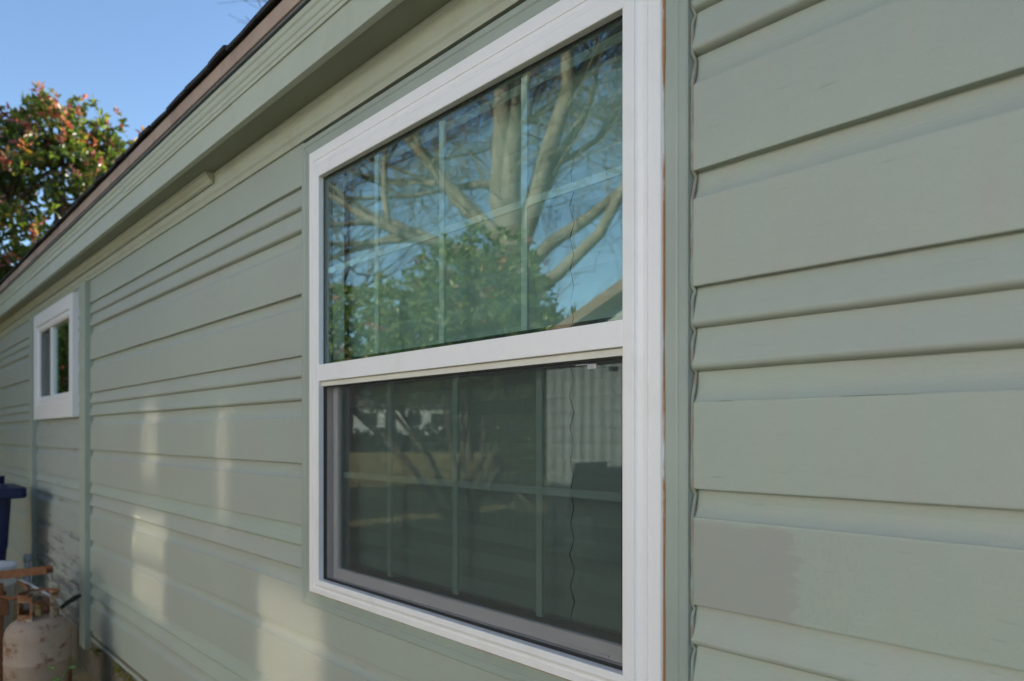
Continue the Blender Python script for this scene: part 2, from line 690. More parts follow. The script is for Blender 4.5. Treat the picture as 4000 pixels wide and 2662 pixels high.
SEC = [(XL, -6.752, 'siding'), (-6.628, -5.032, 'siding_mould'), (-4.888, XR, 'siding')]
bi = 0
for kind, top, a, b in ROWS:
    bot = top - a - b
    if bot >= FRB - 0.002 or top <= WZ0 + 0.004:
        continue
    prof = prof_wide(top, a, b) if kind == 'wide' else prof_band(top, a)
    prof = clip([(y * 1.4 if y > 0 else y, z) for y, z in prof], WZ0, FRB + 0.004)
    if len(prof) < 3:
        continue
    for sx0, sx1, mat in SEC:
        bi += 1
        if sx1 == XR and bot < CZ1 and top > CZ0:
            patch_row = abs(top - (E0 - 0.3556)) < 0.01
            extrude_x('siding_board', prof, sx0, CX0 - 0.002, mat, house, 0.12, 0.0011, bi)
            extrude_x('siding_board', prof, CX1 + 0.002, sx1, 'siding_patch' if patch_row else mat, house, 0.05, 0.0011, bi + 0.5)
            if bot < CZ0 - 0.004:
                extrude_x('siding_board', clip(prof, WZ0, CZ0 - 0.001), CX0 - 0.002, CX1 + 0.002, mat, house, 0.12, 0.0009, bi)
        elif mat == 'siding_mould' and bot < Z0 + 0.925 and top > Z0 + 0.12:
            # notched round the small window
            extrude_x('siding_board', prof, sx0, -6.518, mat, house, 0.10, 0.0011, bi)
            extrude_x('siding_board', prof, -5.197, sx1, mat, house, 0.10, 0.0011, bi)
            for zl, zh in ((WZ0, Z0 + 0.114), (Z0 + 0.931, FRB)):
                pc = clip(prof, zl, zh) if bot < zh and top > zl else []
                if len(pc) > 2:
                    extrude_x('siding_board', pc, -6.518, -5.197, mat, house, 0.10, 0.0011, bi)
        else:
            extrude_x('siding_board', prof, sx0, sx1, mat, house, 0.10, 0.0011, bi)

# bare wood showing where paint has split along the top edge of the wide faces
pv_, pf_ = [], []
rp_ = random.Random(31)
for kind, top, a, b in ROWS:
    if kind != 'wide' or not (Z0 - 0.75 < top < Z0 + 0.9):
        continue
    for base_z, yy, cnt in ((top - a - 0.0005, 0.0010, 16 if abs(top - (E0 - 0.149)) < 0.01 else 0),):
        for i in range(cnt):
            x = rp_.uniform(-0.62, 1.2)
            ln = rp_.uniform(0.02, 0.13)
            n = 5
            b0 = len(pv_)
            for k in range(n + 1):
                t = k / n
                hh = (0.0001 + 0.0004 * math.sin(math.pi * t)) * rp_.uniform(0.5, 1.2)
                zc = base_z + rp_.uniform(-.0004, .0004)
                for dz, dy in ((-hh, 0.0), (hh, 0.0), (hh, 0.002), (-hh, 0.002)):
                    pv_.append((x + ln * t, yy - 0.0012 + dy, zc + dz))
            for k in range(n):
                for q_ in range(4):
                    pf_.append([b0 + k * 4 + q_, b0 + k * 4 + (q_ + 1) % 4, b0 + k * 4 + 4 + (q_ + 1) % 4, b0 + k * 4 + 4 + q_])
M['bare'] = m_paint('bare_split_wood', (0.17, 0.14, 0.12), 0.2, 0.8)
mk('split_paint', pv_, pf_, 'bare', house, kind='stuff')

# --- vertical battens covering the siding joints
boxes('trim_board', [(-5.030, -4.890, -0.030, 0.018, 0.16, Z0 + 0.956)], 'trim', house, 0.003)
boxes('trim_board', [(-6.750, -6.630, -0.030, 0.018, 0.16, Z0 + 0.956)], 'trim', house, 0.003)

# --- eave
SOF = Z0 + 1.050
fr = [(0.0125, SOF), (-0.024, SOF - 0.001), (-0.024, SOF - 0.010), (-0.020, SOF - 0.016), (-0.019, SOF - 0.060), (-0.017, SOF - 0.068),
      (-0.012, SOF - 0.076), (-0.009, SOF - 0.086), (-0.0085, SOF - 0.0925), (0.0125, SOF - 0.093)]
extrude_x('frieze_board', fr, XL, XR, 'frieze', house, 0.25, 0.0012, 3.3)
cr = [(-0.0245, SOF - 0.0015), (-0.056, SOF - 0.0015), (-0.056, SOF - 0.008), (-0.051, SOF - 0.012), (-0.046, SOF - 0.022), (-0.037, SOF - 0.030),
      (-0.034, SOF - 0.036), (-0.029, SOF - 0.040), (-0.0245, SOF - 0.042)]
extrude_x('crown_moulding', cr, XL, -2.80, 'frieze', house, 0.25, 0.0010, 5.1)
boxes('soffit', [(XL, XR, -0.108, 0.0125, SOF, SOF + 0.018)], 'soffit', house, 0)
for x0, x1, dy in ((XL, -6.1, 0.0), (-6.097, -2.35, 0.0012), (-2.347, XR, 0.0)):
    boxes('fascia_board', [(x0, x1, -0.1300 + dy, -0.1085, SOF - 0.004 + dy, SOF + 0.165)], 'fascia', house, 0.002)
FB = SOF + 0.082
cm = [(-0.1305, FB), (-0.135, FB + 0.001), (-0.1355, FB + 0.012), (-0.1385, FB + 0.015), (-0.139, FB + 0.030), (-0.1425, FB + 0.034), (-0.1445, FB + 0.042),
      (-0.1450, FB + 0.052), (-0.1490, FB + 0.057), (-0.1500, FB + 0.070), (-0.1490, FB + 0.0735), (-0.1305, FB + 0.075)]
for x0, x1 in ((XL, -3.62), (-3.615, XR)):
    extrude_x('fascia_moulding', cm if x0 > -5 else [(y + (0.0035 if 2 < j < 9 else 0), z) for j, (y, z) in enumerate(cm)], x0, x1, 'fascia', house, 0.2, 0.0014, 8.0)
boxes('drip_flashing', [(XL - 0.02, XR, -0.1560, -0.1310, FB + 0.078, FB + 0.086)], 'flash', house, 0.001)
boxes('eave_strip', [(XL - 0.03, XR, -0.1620, -0.1300, FB + 0.087, FB + 0.137)], 'drip', house, 0.003)

# --- roof
roof_e = FB + 0.139
RS = 0.385
roof = empty('roof', (0, 0, roof_e), house)


def rz(y):
    return roof_e + (y + 0.165) * RS


RY = 4.0
vs, fs = [], []
for x in (XL - 0.25, XR + 0.2):
    for (y, z) in ((-0.163, rz(-0.163)), (RY, rz(RY)), (8.3, rz(RY) - (8.3 - RY) * RS), (8.3, rz(RY) - (8.3 - RY) * RS - 0.1), (RY, rz(RY) - 0.1), (-0.128, rz(-0.128) - 0.004)):
        vs.append((x, y, z))
for j in range(6):
    fs.append([j, (j + 1) % 6, 6 + (j + 1) % 6, 6 + j])
fs += [list(range(6))[::-1], list(range(6, 12))]
mk('roof_deck', vs, fs, 'shingle', roof)
# gable ends close the attic
for x in (XL + 0.02, XR - 0.14):
    v = [(xx, y, z) for xx in (x, x + 0.1) for (y, z) in ((0.0, TOPZ), (8.1, TOPZ), (RY, rz(RY) - 0.12))]
    mk('gable', v, [[0, 2, 1], [3, 4, 5], [0, 1, 4, 3], [1, 2, 5, 4], [2, 0, 3, 5]], 'siding', house)
# shingles of the first two courses at the eave, each a piece with its own lift
x = XL - 0.27
row = 0
for course in range(2):
    x = XL - 0.27 - 0.11 * course
    while x < 1.8:
        wd = random.uniform(0.13, 0.24)
        y0 = -0.178 + random.uniform(-0.007, 0.004) + course * 0.14
        y1 = y0 + 0.30
        lift = random.uniform(0.0, 0.005) + 0.003 + course * 0.009
        th = random.uniform(0.009, 0.015)
        tl = random.uniform(-0.004, 0.004)
        v = []
        for xx, dz in ((x, tl), (x + wd * 0.5, random.uniform(-.003, .003)), (x + wd - 0.006, -tl)):
            for (y, t) in ((y0, 0), (y0, th), (y1, th * 0.7), (y1, 0)):
                v.append((xx, y, rz(y) + lift + t + dz))
        f = []
        for i in (0, 4):
            for j in range(4):
                f.append([i + j, i + (j + 1) % 4, i + 4 + (j + 1) % 4, i + 4 + j])
        f += [[0, 3, 2, 1], [8, 9, 10, 11]]
        mk('shingle', v, f, 'shingle', roof)
        x += wd

# ------------------------------------------------------------------ main window
win = empty('window', (-1.35, -0.02, Z0 - 0.55), house, label='tall white double-hung window with grilles and a screen on its lower half')
casp = [(0, 0.0180), (0, -0.0080), (0.0025, -0.0105), (0.016, -0.0105), (0.0175, -0.0092), (0.019, -0.0102), (0.0205, -0.0090),
        (0.024, -0.0100), (0.050, -0.0112), (0.058, -0.0110), (0.058, 0.0128)]
ring('casing_board', (CX0, CX1, CZ0, CZ1), casp, 'casing', win, split=True, gap=0.0009)
FX0, FX1, FZ0, FZ1 = -2.010, -0.697, Z0 - 0.498, Z0 + 0.8915
fp = [(-0.003, -0.0090), (0.000, -0.0190), (0.0015, -0.0205), (0.025, -0.0208), (0.0262, -0.0235), (0.0280, -0.0235), (0.0288, -0.0215),
      (0.036, -0.0212), (0.046, -0.0235), (0.0500, -0.0262), (0.0512, -0.0290), (0.0530, -0.0300), (0.0760, -0.0300), (0.0775, -0.0288),
      (0.0778, -0.0120), (0.0778, 0.060)]
ring('frame_member', (FX0, FX1, FZ0, FZ1), fp, 'vinyl', win, scale=(1, 1, 0.62, 1.21), split=True, gap=0.0003)
IX0, IX1 = FX0 + 0.0778, FX1 - 0.0778
IZ0, IZ1 = FZ0 + 0.0778 * 0.62, FZ1 - 0.0778 * 1.21
# check rail between the sashes
boxes('check_rail', [(IX0 - 0.0005, IX1 + 0.0005, -0.0298, 0.012, Z0 + 0.1645, Z0 + 0.2150)], 'vinyl', win, 0.0015)
boxes('check_rail', [(IX0, IX1, -0.0180, 0.012, Z0 + 0.1490, Z0 + 0.1640)], 'vinyl_beige', win, 0.0010)
# upper sash
upper = [(0, 0.004), (0, -0.0112), (0.004, -0.0118), (0.0045, 0.004)]
ring('glazing_gasket', (IX0, IX1, Z0 + 0.2155, IZ1), [(0, 0.002), (0, -0.0125), (0.0030, -0.0125), (0.0032, 0.002)], 'gasket', win)
boxes('upper_pane', [(IX0 + 0.001, IX1 - 0.001, -0.0115, -0.0075, Z0 + 0.2160, IZ1 - 0.001)], 'glass', win, 0)
ring('pane_spacer', (IX0, IX1, Z0 + 0.2155, IZ1), [(0.0, 0.0125), (0.0, -0.0065), (0.012, -0.0065), (0.012, 0.0125)], 'spacer', win)
bars_x = (-1.648, -1.352, -1.0595)
for bx in bars_x:
    boxes('grille_bar', [(bx - 0.0092, bx + 0.0092, -0.0045, 0.0035, Z0 + 0.217, IZ1 - 0.001)], 'bar', win, 0.0012)
hz = Z0 + 0.508
xs = [IX0 + 0.001] + list(bars_x) + [IX1 - 0.001]
for i in range(4):
    boxes('grille_bar', [(xs[i] + (0.0094 if i else 0), xs[i + 1] - (0.0094 if i < 3 else 0), -0.0040, 0.0030, hz - 0.0088, hz + 0.0088)], 'bar', win, 0.0010)
# lower sash, set further back
LY = 0.018
lsz1 = Z0 + 0.1485
sp = [(0, 0.055), (0, LY + 0.010), (0.006, LY + 0.010), (0.0065, LY), (0.014, LY), (0.0145, LY - 0.002), (0.034, LY - 0.002), (0.0355, LY), (0.036, LY + 0.012), (0.036, 0.055)]
ring('lower_sash', (IX0, IX1, IZ0 - 0.006, lsz1 + 0.048), sp, 'vinyl_grey', win, scale=(1, 1, 1.15, 0.9))
GX0, GX1, GZ0, GZ1 = IX0 + 0.036, IX1 - 0.036, IZ0 - 0.006 + 0.0414, lsz1 + 0.048 - 0.0324
boxes('lower_pane', [(GX0 + 0.0005, GX1 - 0.0005, LY + 0.006, LY + 0.010, GZ0 + 0.0005, GZ1 - 0.0005)], 'glass', win, 0)
ring('pane_spacer', (GX0, GX1, GZ0, GZ1), [(0.0, LY + 0.030), (0.0, LY + 0.0108), (0.010, LY + 0.0108), (0.010, LY + 0.030)], 'spacer', win)
bars2 = (-1.637, -1.342, -1.048)
for bx in bars2:
    boxes('grille_bar', [(bx - 0.0092, bx + 0.0092, LY + 0.013, LY + 0.021, GZ0 + 0.001, GZ1 - 0.001)], 'bar', win, 0.0012)
hz2 = Z0 - 0.125
xs = [GX0 + 0.001] + list(bars2) + [GX1 - 0.001]
for i in range(4):
    boxes('grille_bar', [(xs[i] + (0.0094 if i else 0), xs[i + 1] - (0.0094 if i < 3 else 0), LY + 0.0135, LY + 0.0205, hz2 - 0.0088, hz2 + 0.0088)], 'bar', win, 0.0010)
# insect screen
boxes('insect_screen', [(IX0 + 0.0005, IX1 - 0.0005, -0.0100, -0.0096, IZ0 + 0.003, Z0 + 0.1440)], 'screen', win, 0)
ring('screen_spline', (IX0 + 0.0003, IX1 - 0.0003, IZ0 + 0.0008, Z0 + 0.1485), [(0, -0.002), (0, -0.0125), (0.0035, -0.0125), (0.0036, -0.002)], 'gasket', win)
boxes('screen_tab', [(-0.905, -0.872, -0.0112, -0.0102, Z0 + 0.139, Z0 + 0.1405), (-0.874, -0.852, -0.0112, -0.0102, Z0 + 0.130, Z0 + 0.1395)], 'steel', win, 0)
boxes('sash_stop', [(-0.98, -0.84, LY - 0.006, LY - 0.002, IZ0 + 0.006, IZ0 + 0.011)], 'vinyl_grey', win, 0.0008)


# old sealant round the white frame, lumpy, part white and part bare wood brown
def m_sealant():
    q = NT('sealant')
    a = q.noise(3.0, 3, 0.6)
    b = q.noise(40, 4, 0.6)
    f = q.math('ADD', a, q.math('MULTIPLY', b, 0.25))
    q.color(q.mix(q.ramp(f, [(0.50, 0.0), (0.60, 1.0)]), (0.60, 0.57, 0.52), (0.40, 0.19, 0.08)))
    q.set(0.6, 0.3)
    return q.m


M['sealant'] = m_sealant()
cs = [(FX0, FZ0), (FX1, FZ0), (FX1, FZ1), (FX0, FZ1)]
for k in range(4):
    (ax, az), (bx, bz) = cs[k], cs[(k + 1) % 4]
    pts, rr = [], []
    nn = 60
    for i in range(nn + 1):
        t = i / nn
        ox, oz = (0, 0.001 if k == 2 else -0.001) if k in (0, 2) else (0.001 if k == 1 else -0.001, 0)
        j = 0.0013 * mnoise.noise(Vector((t * 9, k * 3.1, 0.5)))
        pts.append((ax + (bx - ax) * t + ox + (j if k in (1, 3) else 0), -0.0118, az + (bz - az) * t + oz + (j if k in (0, 2) else 0)))
        rr.append(0.0030 + 0.0016 * mnoise.noise(Vector((t * 14, k * 7.7, 2.5))) + 0.0006 * mnoise.noise(Vector((t * 60, k, 7))))
    v, f = tube_geo(pts, rr, 8)
    mk('sealant_bead', v, f, 'sealant', win, True)
# caulk down the right side of the casing where the boards butt
cq = NT('old_caulk')
cq.color(cq.mix(cq.ramp(cq.noise(30, 4, 0.6), [(0.40, 0.0), (0.66, 1.0)]), (0.27, 0.24, 0.19), (0.30, 0.36, 0.29)))
cq.set(0.6, 0.3)
M['caulk'] = cq.m
pts, rr = [], []
for i in range(181):
    z = WZ0 + 0.4 + (FRB - WZ0 - 0.4) * i / 180
    off = ((E0 - z) % PER)
    inrec = 0.0
    for lo, hi in ((0.0, 0.02), (0.0734, 0.095), (0.149, 0.200), (0.3556, 0.403)):
        if lo <= off < hi:
            inrec = 1 - (off - lo) / (hi - lo)
    pts.append((CX1 + 0.0035, 0.0005 + 0.0140 * inrec, z))
    rr.append(0.0038 + 0.0010 * mnoise.noise(Vector((z * 30, 1.5, 0))))
v, f = tube_geo(pts, rr, 7)
mk('caulk_line', v, f, 'caulk', house, True)

# ------------------------------------------------------------------ pleated paper shades behind the glass


def shade(name, x0, x1, z0, z1, ymid, phase, edge_amp, label, right=False):
    root = thing(name, ((x0 + x1) / 2, ymid, z0), label, 'window shade', 'paper shades in the double-hung window')
    n = int(round((z1 - z0) / 0.035))
    vs, fs = [], []
    rs = random.Random(5)
    for i in range(n + 1):
        z = z0 + (z1 - z0) * i / n
        y = ymid + (0.005 if (i + phase) % 2 else -0.005) + rs.uniform(-.002, .002)
        e = (random.uniform(-0.0016, 0.0010) if not right else random.uniform(-0.0006, 0.0012)) + (edge_amp if (i + phase) % 2 else -edge_amp)
        if right and z > Z0 + 0.60:
            e -= 0.006
        a, b = (x0 + e, x1) if right else (x0, x1 + e)
        for xx in (a, (a + b) / 2, b):
            vs.append((xx, y, z))
        for xx in (b, (a + b) / 2, a):
            vs.append((xx, y + 0.0012, z))
    for i in range(n):
        for j in range(6):
            p, q_ = i * 6 + j, i * 6 + (j + 1) % 6
            fs.append([p, q_, q_ + 6, p + 6])
    fs.append(list(range(6))[::-1])
    fs.append([n * 6 + j for j in range(6)])
    mk('pleated_paper', vs, fs, 'shade', root)
    boxes('head_rail', [(x0, x1, ymid - 0.012, ymid + 0.012, z1 + 0.001, z1 + 0.02)], 'shade', root, 0.001)
    return root


shade('pleated_shade', IX0 - 0.02, -1.0024, IZ0 - 0.03, Z0 + 0.86, 0.088, 0, 0.0014,
      'pale pleated paper shade behind the left three quarters of the tall window')
shade('pleated_shade', -1.0005, IX1 + 0.02, IZ0 - 0.03, Z0 + 0.86, 0.0895, 0, 0.0014,
      'narrow pale pleated paper shade at the right end of the tall window', True)

# ------------------------------------------------------------------ small slider window
sw = empty('window', (-5.86, -0.02, Z0 + 0.115), house, label='small white sliding window under the eave beside the vertical batten')
OX0, OX1, OZ0, OZ1 = -6.520, -5.195, Z0 + 0.115, Z0 + 0.930
ring('casing_board', (OX0, OX1, OZ0, OZ1), [(0, 0.013), (0, -0.0345), (0.001, -0.0355), (0.094, -0.0355), (0.095, -0.0345), (0.095, 0.02)], 'vinyl', sw,
     scale=(0.85, 1.0, 1.15, 1.0), split=True)
AX0, AX1, AZ0, AZ1 = OX0 + 0.081, OX1 - 0.095, OZ0 + 0.109, OZ1 - 0.095
ring('window_frame', (AX0 + 0.001, AX1 - 0.001, AZ0 + 0.001, AZ1 - 0.001), [(0, 0.05), (0, -0.024), (0.004, -0.026), (0.030, -0.026), (0.033, -0.022), (0.042, -0.016), (0.044, 0.05)], 'vinyl', sw,
     scale=(1, 1, 1.5, 1))
BX0, BX1, BZ0, BZ1 = AX0 + 0.045, AX1 - 0.045, AZ0 + 0.067, AZ1 - 0.045
mx_ = -5.98
boxes('meeting_stile', [(mx_ - 0.028, mx_ + 0.028, -0.014, 0.03, BZ0 + 0.0005, BZ1 - 0.0005)], 'vinyl', sw, 0.002)
boxes('pane', [(BX0, mx_ - 0.0285, 0.010, 0.014, BZ0, BZ1)], 'glass', sw, 0)
boxes('pane', [(mx_ + 0.0285, BX1, 0.002, 0.006, BZ0, BZ1)], 'glass', sw, 0)
boxes('insect_screen', [(BX0, mx_ - 0.0285, -0.006, -0.0056, BZ0, BZ1)], 'screen', sw, 0)
boxes('blind', [(BX0 - 0.01, BX1 + 0.01, 0.060, 0.070, BZ0 - 0.02, BZ1 + 0.02)], 'dark', sw, 0)

# ------------------------------------------------------------------ things by the wall


def cyl_between(name, p, q_, r_, mat, parent=None, n=12, **props):
    return tube(name, [p, q_], r_, mat, parent, n, **props)


def gas_cylinder(c, r_, hgt, label, mat='tank', rot=0.0):
    t = thing('gas_cylinder', c, label, 'gas cylinder')
    zc = hgt - 0.135
    prof = [(r_ * 0.70, 0.035), (r_ * 0.86, 0.045), (r_ * 0.965, 0.075), (r_, 0.12)]
    mid = zc * 0.56
    prof += [(r_, mid - 0.012), (r_ * 1.012, mid - 0.008), (r_ * 1.012, mid + 0.004), (r_, mid + 0.008)]
    s0 = zc - 0.095
    prof += [(r_, s0)]
    for a in (18, 34, 50, 64, 76, 85):
        prof.append((r_ * (0.35 + 0.65 * math.cos(R(a)) ** 0.75) if a < 80 else r_ * 0.30, s0 + 0.098 * math.sin(R(a))))
    prof.append((0.03, zc + 0.004))
    lathe('tank_body', prof, c, mat, t, 48)
    lathe('foot_ring', [(r_ * 0.70, 0.0), (r_ * 0.72, 0.0), (r_ * 0.72, 0.05), (r_ * 0.70, 0.05)], c, 'rust', t, 40)
    # collar: a rolled sheet with hand openings
    rc, n = r_ * 0.60, 48
    z0, z1 = c[2] + zc - 0.035, c[2] + hgt
    zs = [z0, z0 + 0.035, z0 + 0.07, z0 + 0.105, z0 + 0.135, z1]
    th = 0.003
    bm = bmesh.new()
    grid = {}
    for i, z in enumerate(zs):
        for k in range(n):
            a = 2 * math.pi * k / n + rot
            for s_, rr in ((0, rc), (1, rc - th)):
                grid[i, k, s_] = bm.verts.new((c[0] + rr * math.cos(a), c[1] + rr * math.sin(a), z))

    def solid(i, k):
        k %= n
        if i < 0 or i > 4:
            return False
        g = k / n
        for lo, hi in ((0.03, 0.20), (0.36, 0.50), (0.70, 0.86)):
            if lo <= g < hi and i in (2, 3):
                return False
        if 0.52 <= g < 0.66 and i >= 1:
            return False
        return True
    for i in range(5):
        for k in range(n):
            if not solid(i, k):
                continue
            k2 = (k + 1) % n
            bm.faces.new([grid[i, k, 0], grid[i, k2, 0], grid[i + 1, k2, 0], grid[i + 1, k, 0]])
            bm.faces.new([grid[i, k2, 1], grid[i, k, 1], grid[i + 1, k, 1], grid[i + 1, k2, 1]])
            if not solid(i - 1, k):
                bm.faces.new([grid[i, k2, 0], grid[i, k, 0], grid[i, k, 1], grid[i, k2, 1]])
            if not solid(i + 1, k):
                bm.faces.new([grid[i + 1, k, 0], grid[i + 1, k2, 0], grid[i + 1, k2, 1], grid[i + 1, k, 1]])
            if not solid(i, k - 1):
                bm.faces.new([grid[i, k, 0], grid[i + 1, k, 0], grid[i + 1, k, 1], grid[i, k, 1]])
            if not solid(i, k + 1):
                bm.faces.new([grid[i + 1, k2, 0], grid[i, k2, 0], grid[i, k2, 1], grid[i + 1, k2, 1]])
    bmesh.ops.delete(bm, geom=[v for v in bm.verts if not v.link_faces], context='VERTS')
    bm_obj('collar', bm, 'collar', t)
    # rolled rust-brown rim on the collar
    pts = [(c[0] + rc * math.cos(2 * math.pi * k / 40 + rot), c[1] + rc * math.sin(2 * math.pi * k / 40 + rot), z1) for k in range(-13, 21)]
    tube('collar_rim', pts, 0.0055, 'rust', t, 6)
    # valve
    vz = c[2] + zc
    lathe('valve', [(0.018, 0), (0.018, 0.03), (0.014, 0.032), (0.014, 0.06), (0.020, 0.062), (0.020, 0.072)], (c[0], c[1], vz), 'brass', t, 12)
    cyl_between('valve_outlet', (c[0], c[1], vz + 0.035), (c[0] - 0.05, c[1] - 0.03, vz + 0.035), 0.012, 'brass', t)
    lathe('hand_wheel', [(0.010, 0), (0.030, 0.003), (0.032, 0.010), (0.026, 0.016), (0.008, 0.017)], (c[0], c[1], vz + 0.074), 'rust', t, 14)
    return t


gas_cylinder((-4.48, -0.335, 0.0), 0.155, 0.635, 'dented off-white gas cylinder with rust stains and an open collar, beside the batten', rot=2.55)

# white plastic tub behind, with a ribbed rim
tub = thing('plastic_tub', (-5.10, -0.53, 0.0), 'dirty white plastic tub with a ribbed rim, behind the gas cylinder at the left edge', 'tub')
K = 1.2
lathe('tub_body', [(r_, z_ * K) for r_, z_ in [(0.15, 0.0), (0.155, 0.01), (0.172, 0.50), (0.181, 0.505), (0.181, 0.515), (0.173, 0.52), (0.175, 0.55), (0.184, 0.555), (0.184, 0.566), (0.172, 0.57), (0.02, 0.571)]],
      (-5.10, -0.53, 0), 'tub', tub, 40)
lathe('tub_lid', [(r_, z_ * K) for r_, z_ in [(0.186, 0.572), (0.190, 0.576), (0.190, 0.594), (0.184, 0.600), (0.165, 0.597), (0.02, 0.596)]], (-5.10, -0.53, 0), 'tub', tub, 40)

# rusty steel fitting : an upright with a slanting bar, a round cap and a hook
rp = thing('rusty_fitting', (-4.80, -0.47, 0.0), 'rusty steel upright with a slanting channel bar and round cap, behind the gas cylinder', 'scrap metal')
boxes('upright', [(-4.825, -4.775, -0.500, -0.450, 0.0, 0.655)], 'rust', rp, 0.004)
bm = bmesh.new()
A = Vector((-4.97, -0.60, 0.655))
B = Vector((-4.60, -0.26, 0.715))
t_ = (B - A).normalized()
s_ = Vector((t_.y, -t_.x, 0)).normalized()
u_ = t_.cross(s_) * -1
if u_.z < 0:
    u_ = -u_
vs, fs = [], []
sec = [(-0.026, 0.0), (0.026, 0.0), (0.026, 0.040), (0.020, 0.040), (0.020, 0.006), (-0.020, 0.006), (-0.020, 0.040), (-0.026, 0.040)]
bm.free()
for p in (A, B):
    for a, b in sec:
        vs.append(p + s_ * a + u_ * b)
for j in range(8):
    fs.append([j, (j + 1) % 8, 8 + (j + 1) % 8, 8 + j])
fs += [[0, 1, 2, 3, 4, 5, 6, 7][::-1], list(range(8, 16))]
mk('channel_bar', vs, fs, 'rust', rp)
tube('round_cap', [(-4.905, -0.50, 0.715), (-4.905, -0.50, 0.735), (-4.905, -0.50, 0.755), (-4.905, -0.50, 0.765)], [0.034, 0.040, 0.036, 0.016], 'rust', rp, 18)
cyl_between('cap_stem', (-4.905, -0.50, 0.66), (-4.905, -0.50, 0.716), 0.014, 'rust', rp)
pts = [(-4.78, -0.46, 0.585), (-4.72, -0.42, 0.575), (-4.66, -0.38, 0.590), (-4.63, -0.355, 0.620), (-4.645, -0.365, 0.650), (-4.69, -0.39, 0.660)]
tube('hook', pts, [0.010, 0.011, 0.011, 0.011, 0.010, 0.008], 'rust', rp, 8)
boxes('clamp_plate', [(-4.850, -4.835, -0.52, -0.43, 0.50, 0.60)], 'rust', rp, 0.003)
boxes('clamp_plate', [(-4.760, -4.748, -0.52, -0.43, 0.48, 0.58)], 'rust', rp, 0.003)

# grey rod with a black grip leaning across the collar
rod = thing('metal_rod', (-4.36, -0.22, 0.60), 'thin grey metal rod with a black grip lying across the gas cylinder collar', 'rod')
cyl_between('shaft', (-4.78, -0.40, 0.690), (-4.43, -0.235, 0.575), 0.008, 'steel', rod)
tube('grip', [(-4.545, -0.215, 0.522), (-4.575, -0.185, 0.535), (-4.625, -0.135, 0.548), (-4.655, -0.105, 0.550)], [0.011, 0.013, 0.016, 0.012], 'rubber', rod, 10)
# black hose
hp = [(-4.80, -0.535, 0.60), (-4.79, -0.56, 0.595), (-4.78, -0.575, 0.56), (-4.765, -0.575, 0.50), (-4.745, -0.575, 0.44), (-4.74, -0.60, 0.39), (-4.76, -0.64, 0.345), (-4.80, -0.70, 0.30), (-4.86, -0.78, 0.16), (-4.90, -0.86, 0.02), (-5.0, -1.0, 0.012), (-5.3, -1.1, 0.012)]


def smooth_pts(p, k=6):
    p = [Vector(q_) for q_ in p]
    out = []
    for i in range(len(p) - 1):
        a, b, c, d = p[max(i - 1, 0)], p[i], p[i + 1], p[min(i + 2, len(p) - 1)]
        for j in range(k):
            t = j / k
            out.append(0.5 * ((2 * b) + (c - a) * t + (2 * a - 5 * b + 4 * c - d) * t * t + (3 * b - a - 3 * c + d) * t ** 3))
    out.append(p[-1])
    return out


v, f = tube_geo(smooth_pts(hp), 0.0095, 8)
ho = mk('rubber_hose', v, f, 'rubber', None, True, org=(-4.86, -0.78, 0.0), label='black rubber hose hanging in a curve from the rusty fitting', category='hose')
# pvc vent pipe
pv = thing('vent_pipe', (-6.56, -0.07, 0), 'short white plastic pipe standing against the mouldy siding', 'pipe')
lathe('pipe', [(0.022, 0), (0.022, 0.49), (0.019, 0.495), (0.019, 0.40)], (-6.56, -0.07, 0), 'pvc', pv, 20)
lathe('pipe_coupling', [(0.0225, 0.49), (0.028, 0.491), (0.028, 0.548), (0.0235, 0.55), (0.0235, 0.50)], (-6.56, -0.07, 0), 'pvc', pv, 20)
# weed in front of the cylinder
WX, WY = 0.16, 0.15
wd = thing('weed', (-4.14, -0.31, 0), 'small green weed with a few leaves growing in front of the gas cylinder', 'weed')
for i, (tx, ty, tz) in enumerate(((-4.305, -0.475, 0.30), (-4.255, -0.415, 0.305), (-4.285, -0.45, 0.245), (-4.33, -0.50, 0.20), (-4.26, -0.44, 0.16))):
    tx = -4.285 + (tx + 4.285) * 0.8 + WX
    ty = -0.45 + (ty + 0.45) * 0.8 + WY
    st_ = [(-4.14 + 0.004 * i, -0.31, 0), (-4.135, -0.305, tz * 0.6), (tx, ty, tz)]
    tube('stem', smooth_pts(st_, 4), 0.0016, 'weed', wd, 5)
    a = 1.3 * i
    c_ = Vector((tx, ty, tz))
    d_ = Vector((0.3 + 0.2 * math.cos(a), 0.7, -0.15 + 0.1 * math.sin(a))).normalized() * (1 if i % 2 else -1)
    n1 = Vector((0.55, -0.35, 0.6)).normalized()
    sdv = d_.cross(n1).normalized()
    lv = [c_, c_ + d_ * 0.014 + sdv * 0.008, c_ + d_ * 0.029 + sdv * 0.006, c_ + d_ * 0.040, c_ + d_ * 0.029 - sdv * 0.006, c_ + d_ * 0.014 - sdv * 0.008, c_ + d_ * 0.02 - n1 * 0.004]
    mk('leaf', lv, [[0, 1, 6], [1, 2, 6], [2, 3, 6], [3, 4, 6], [4, 5, 6], [5, 0, 6]], 'weed', wd)

# wheeled bin, lid thrown open


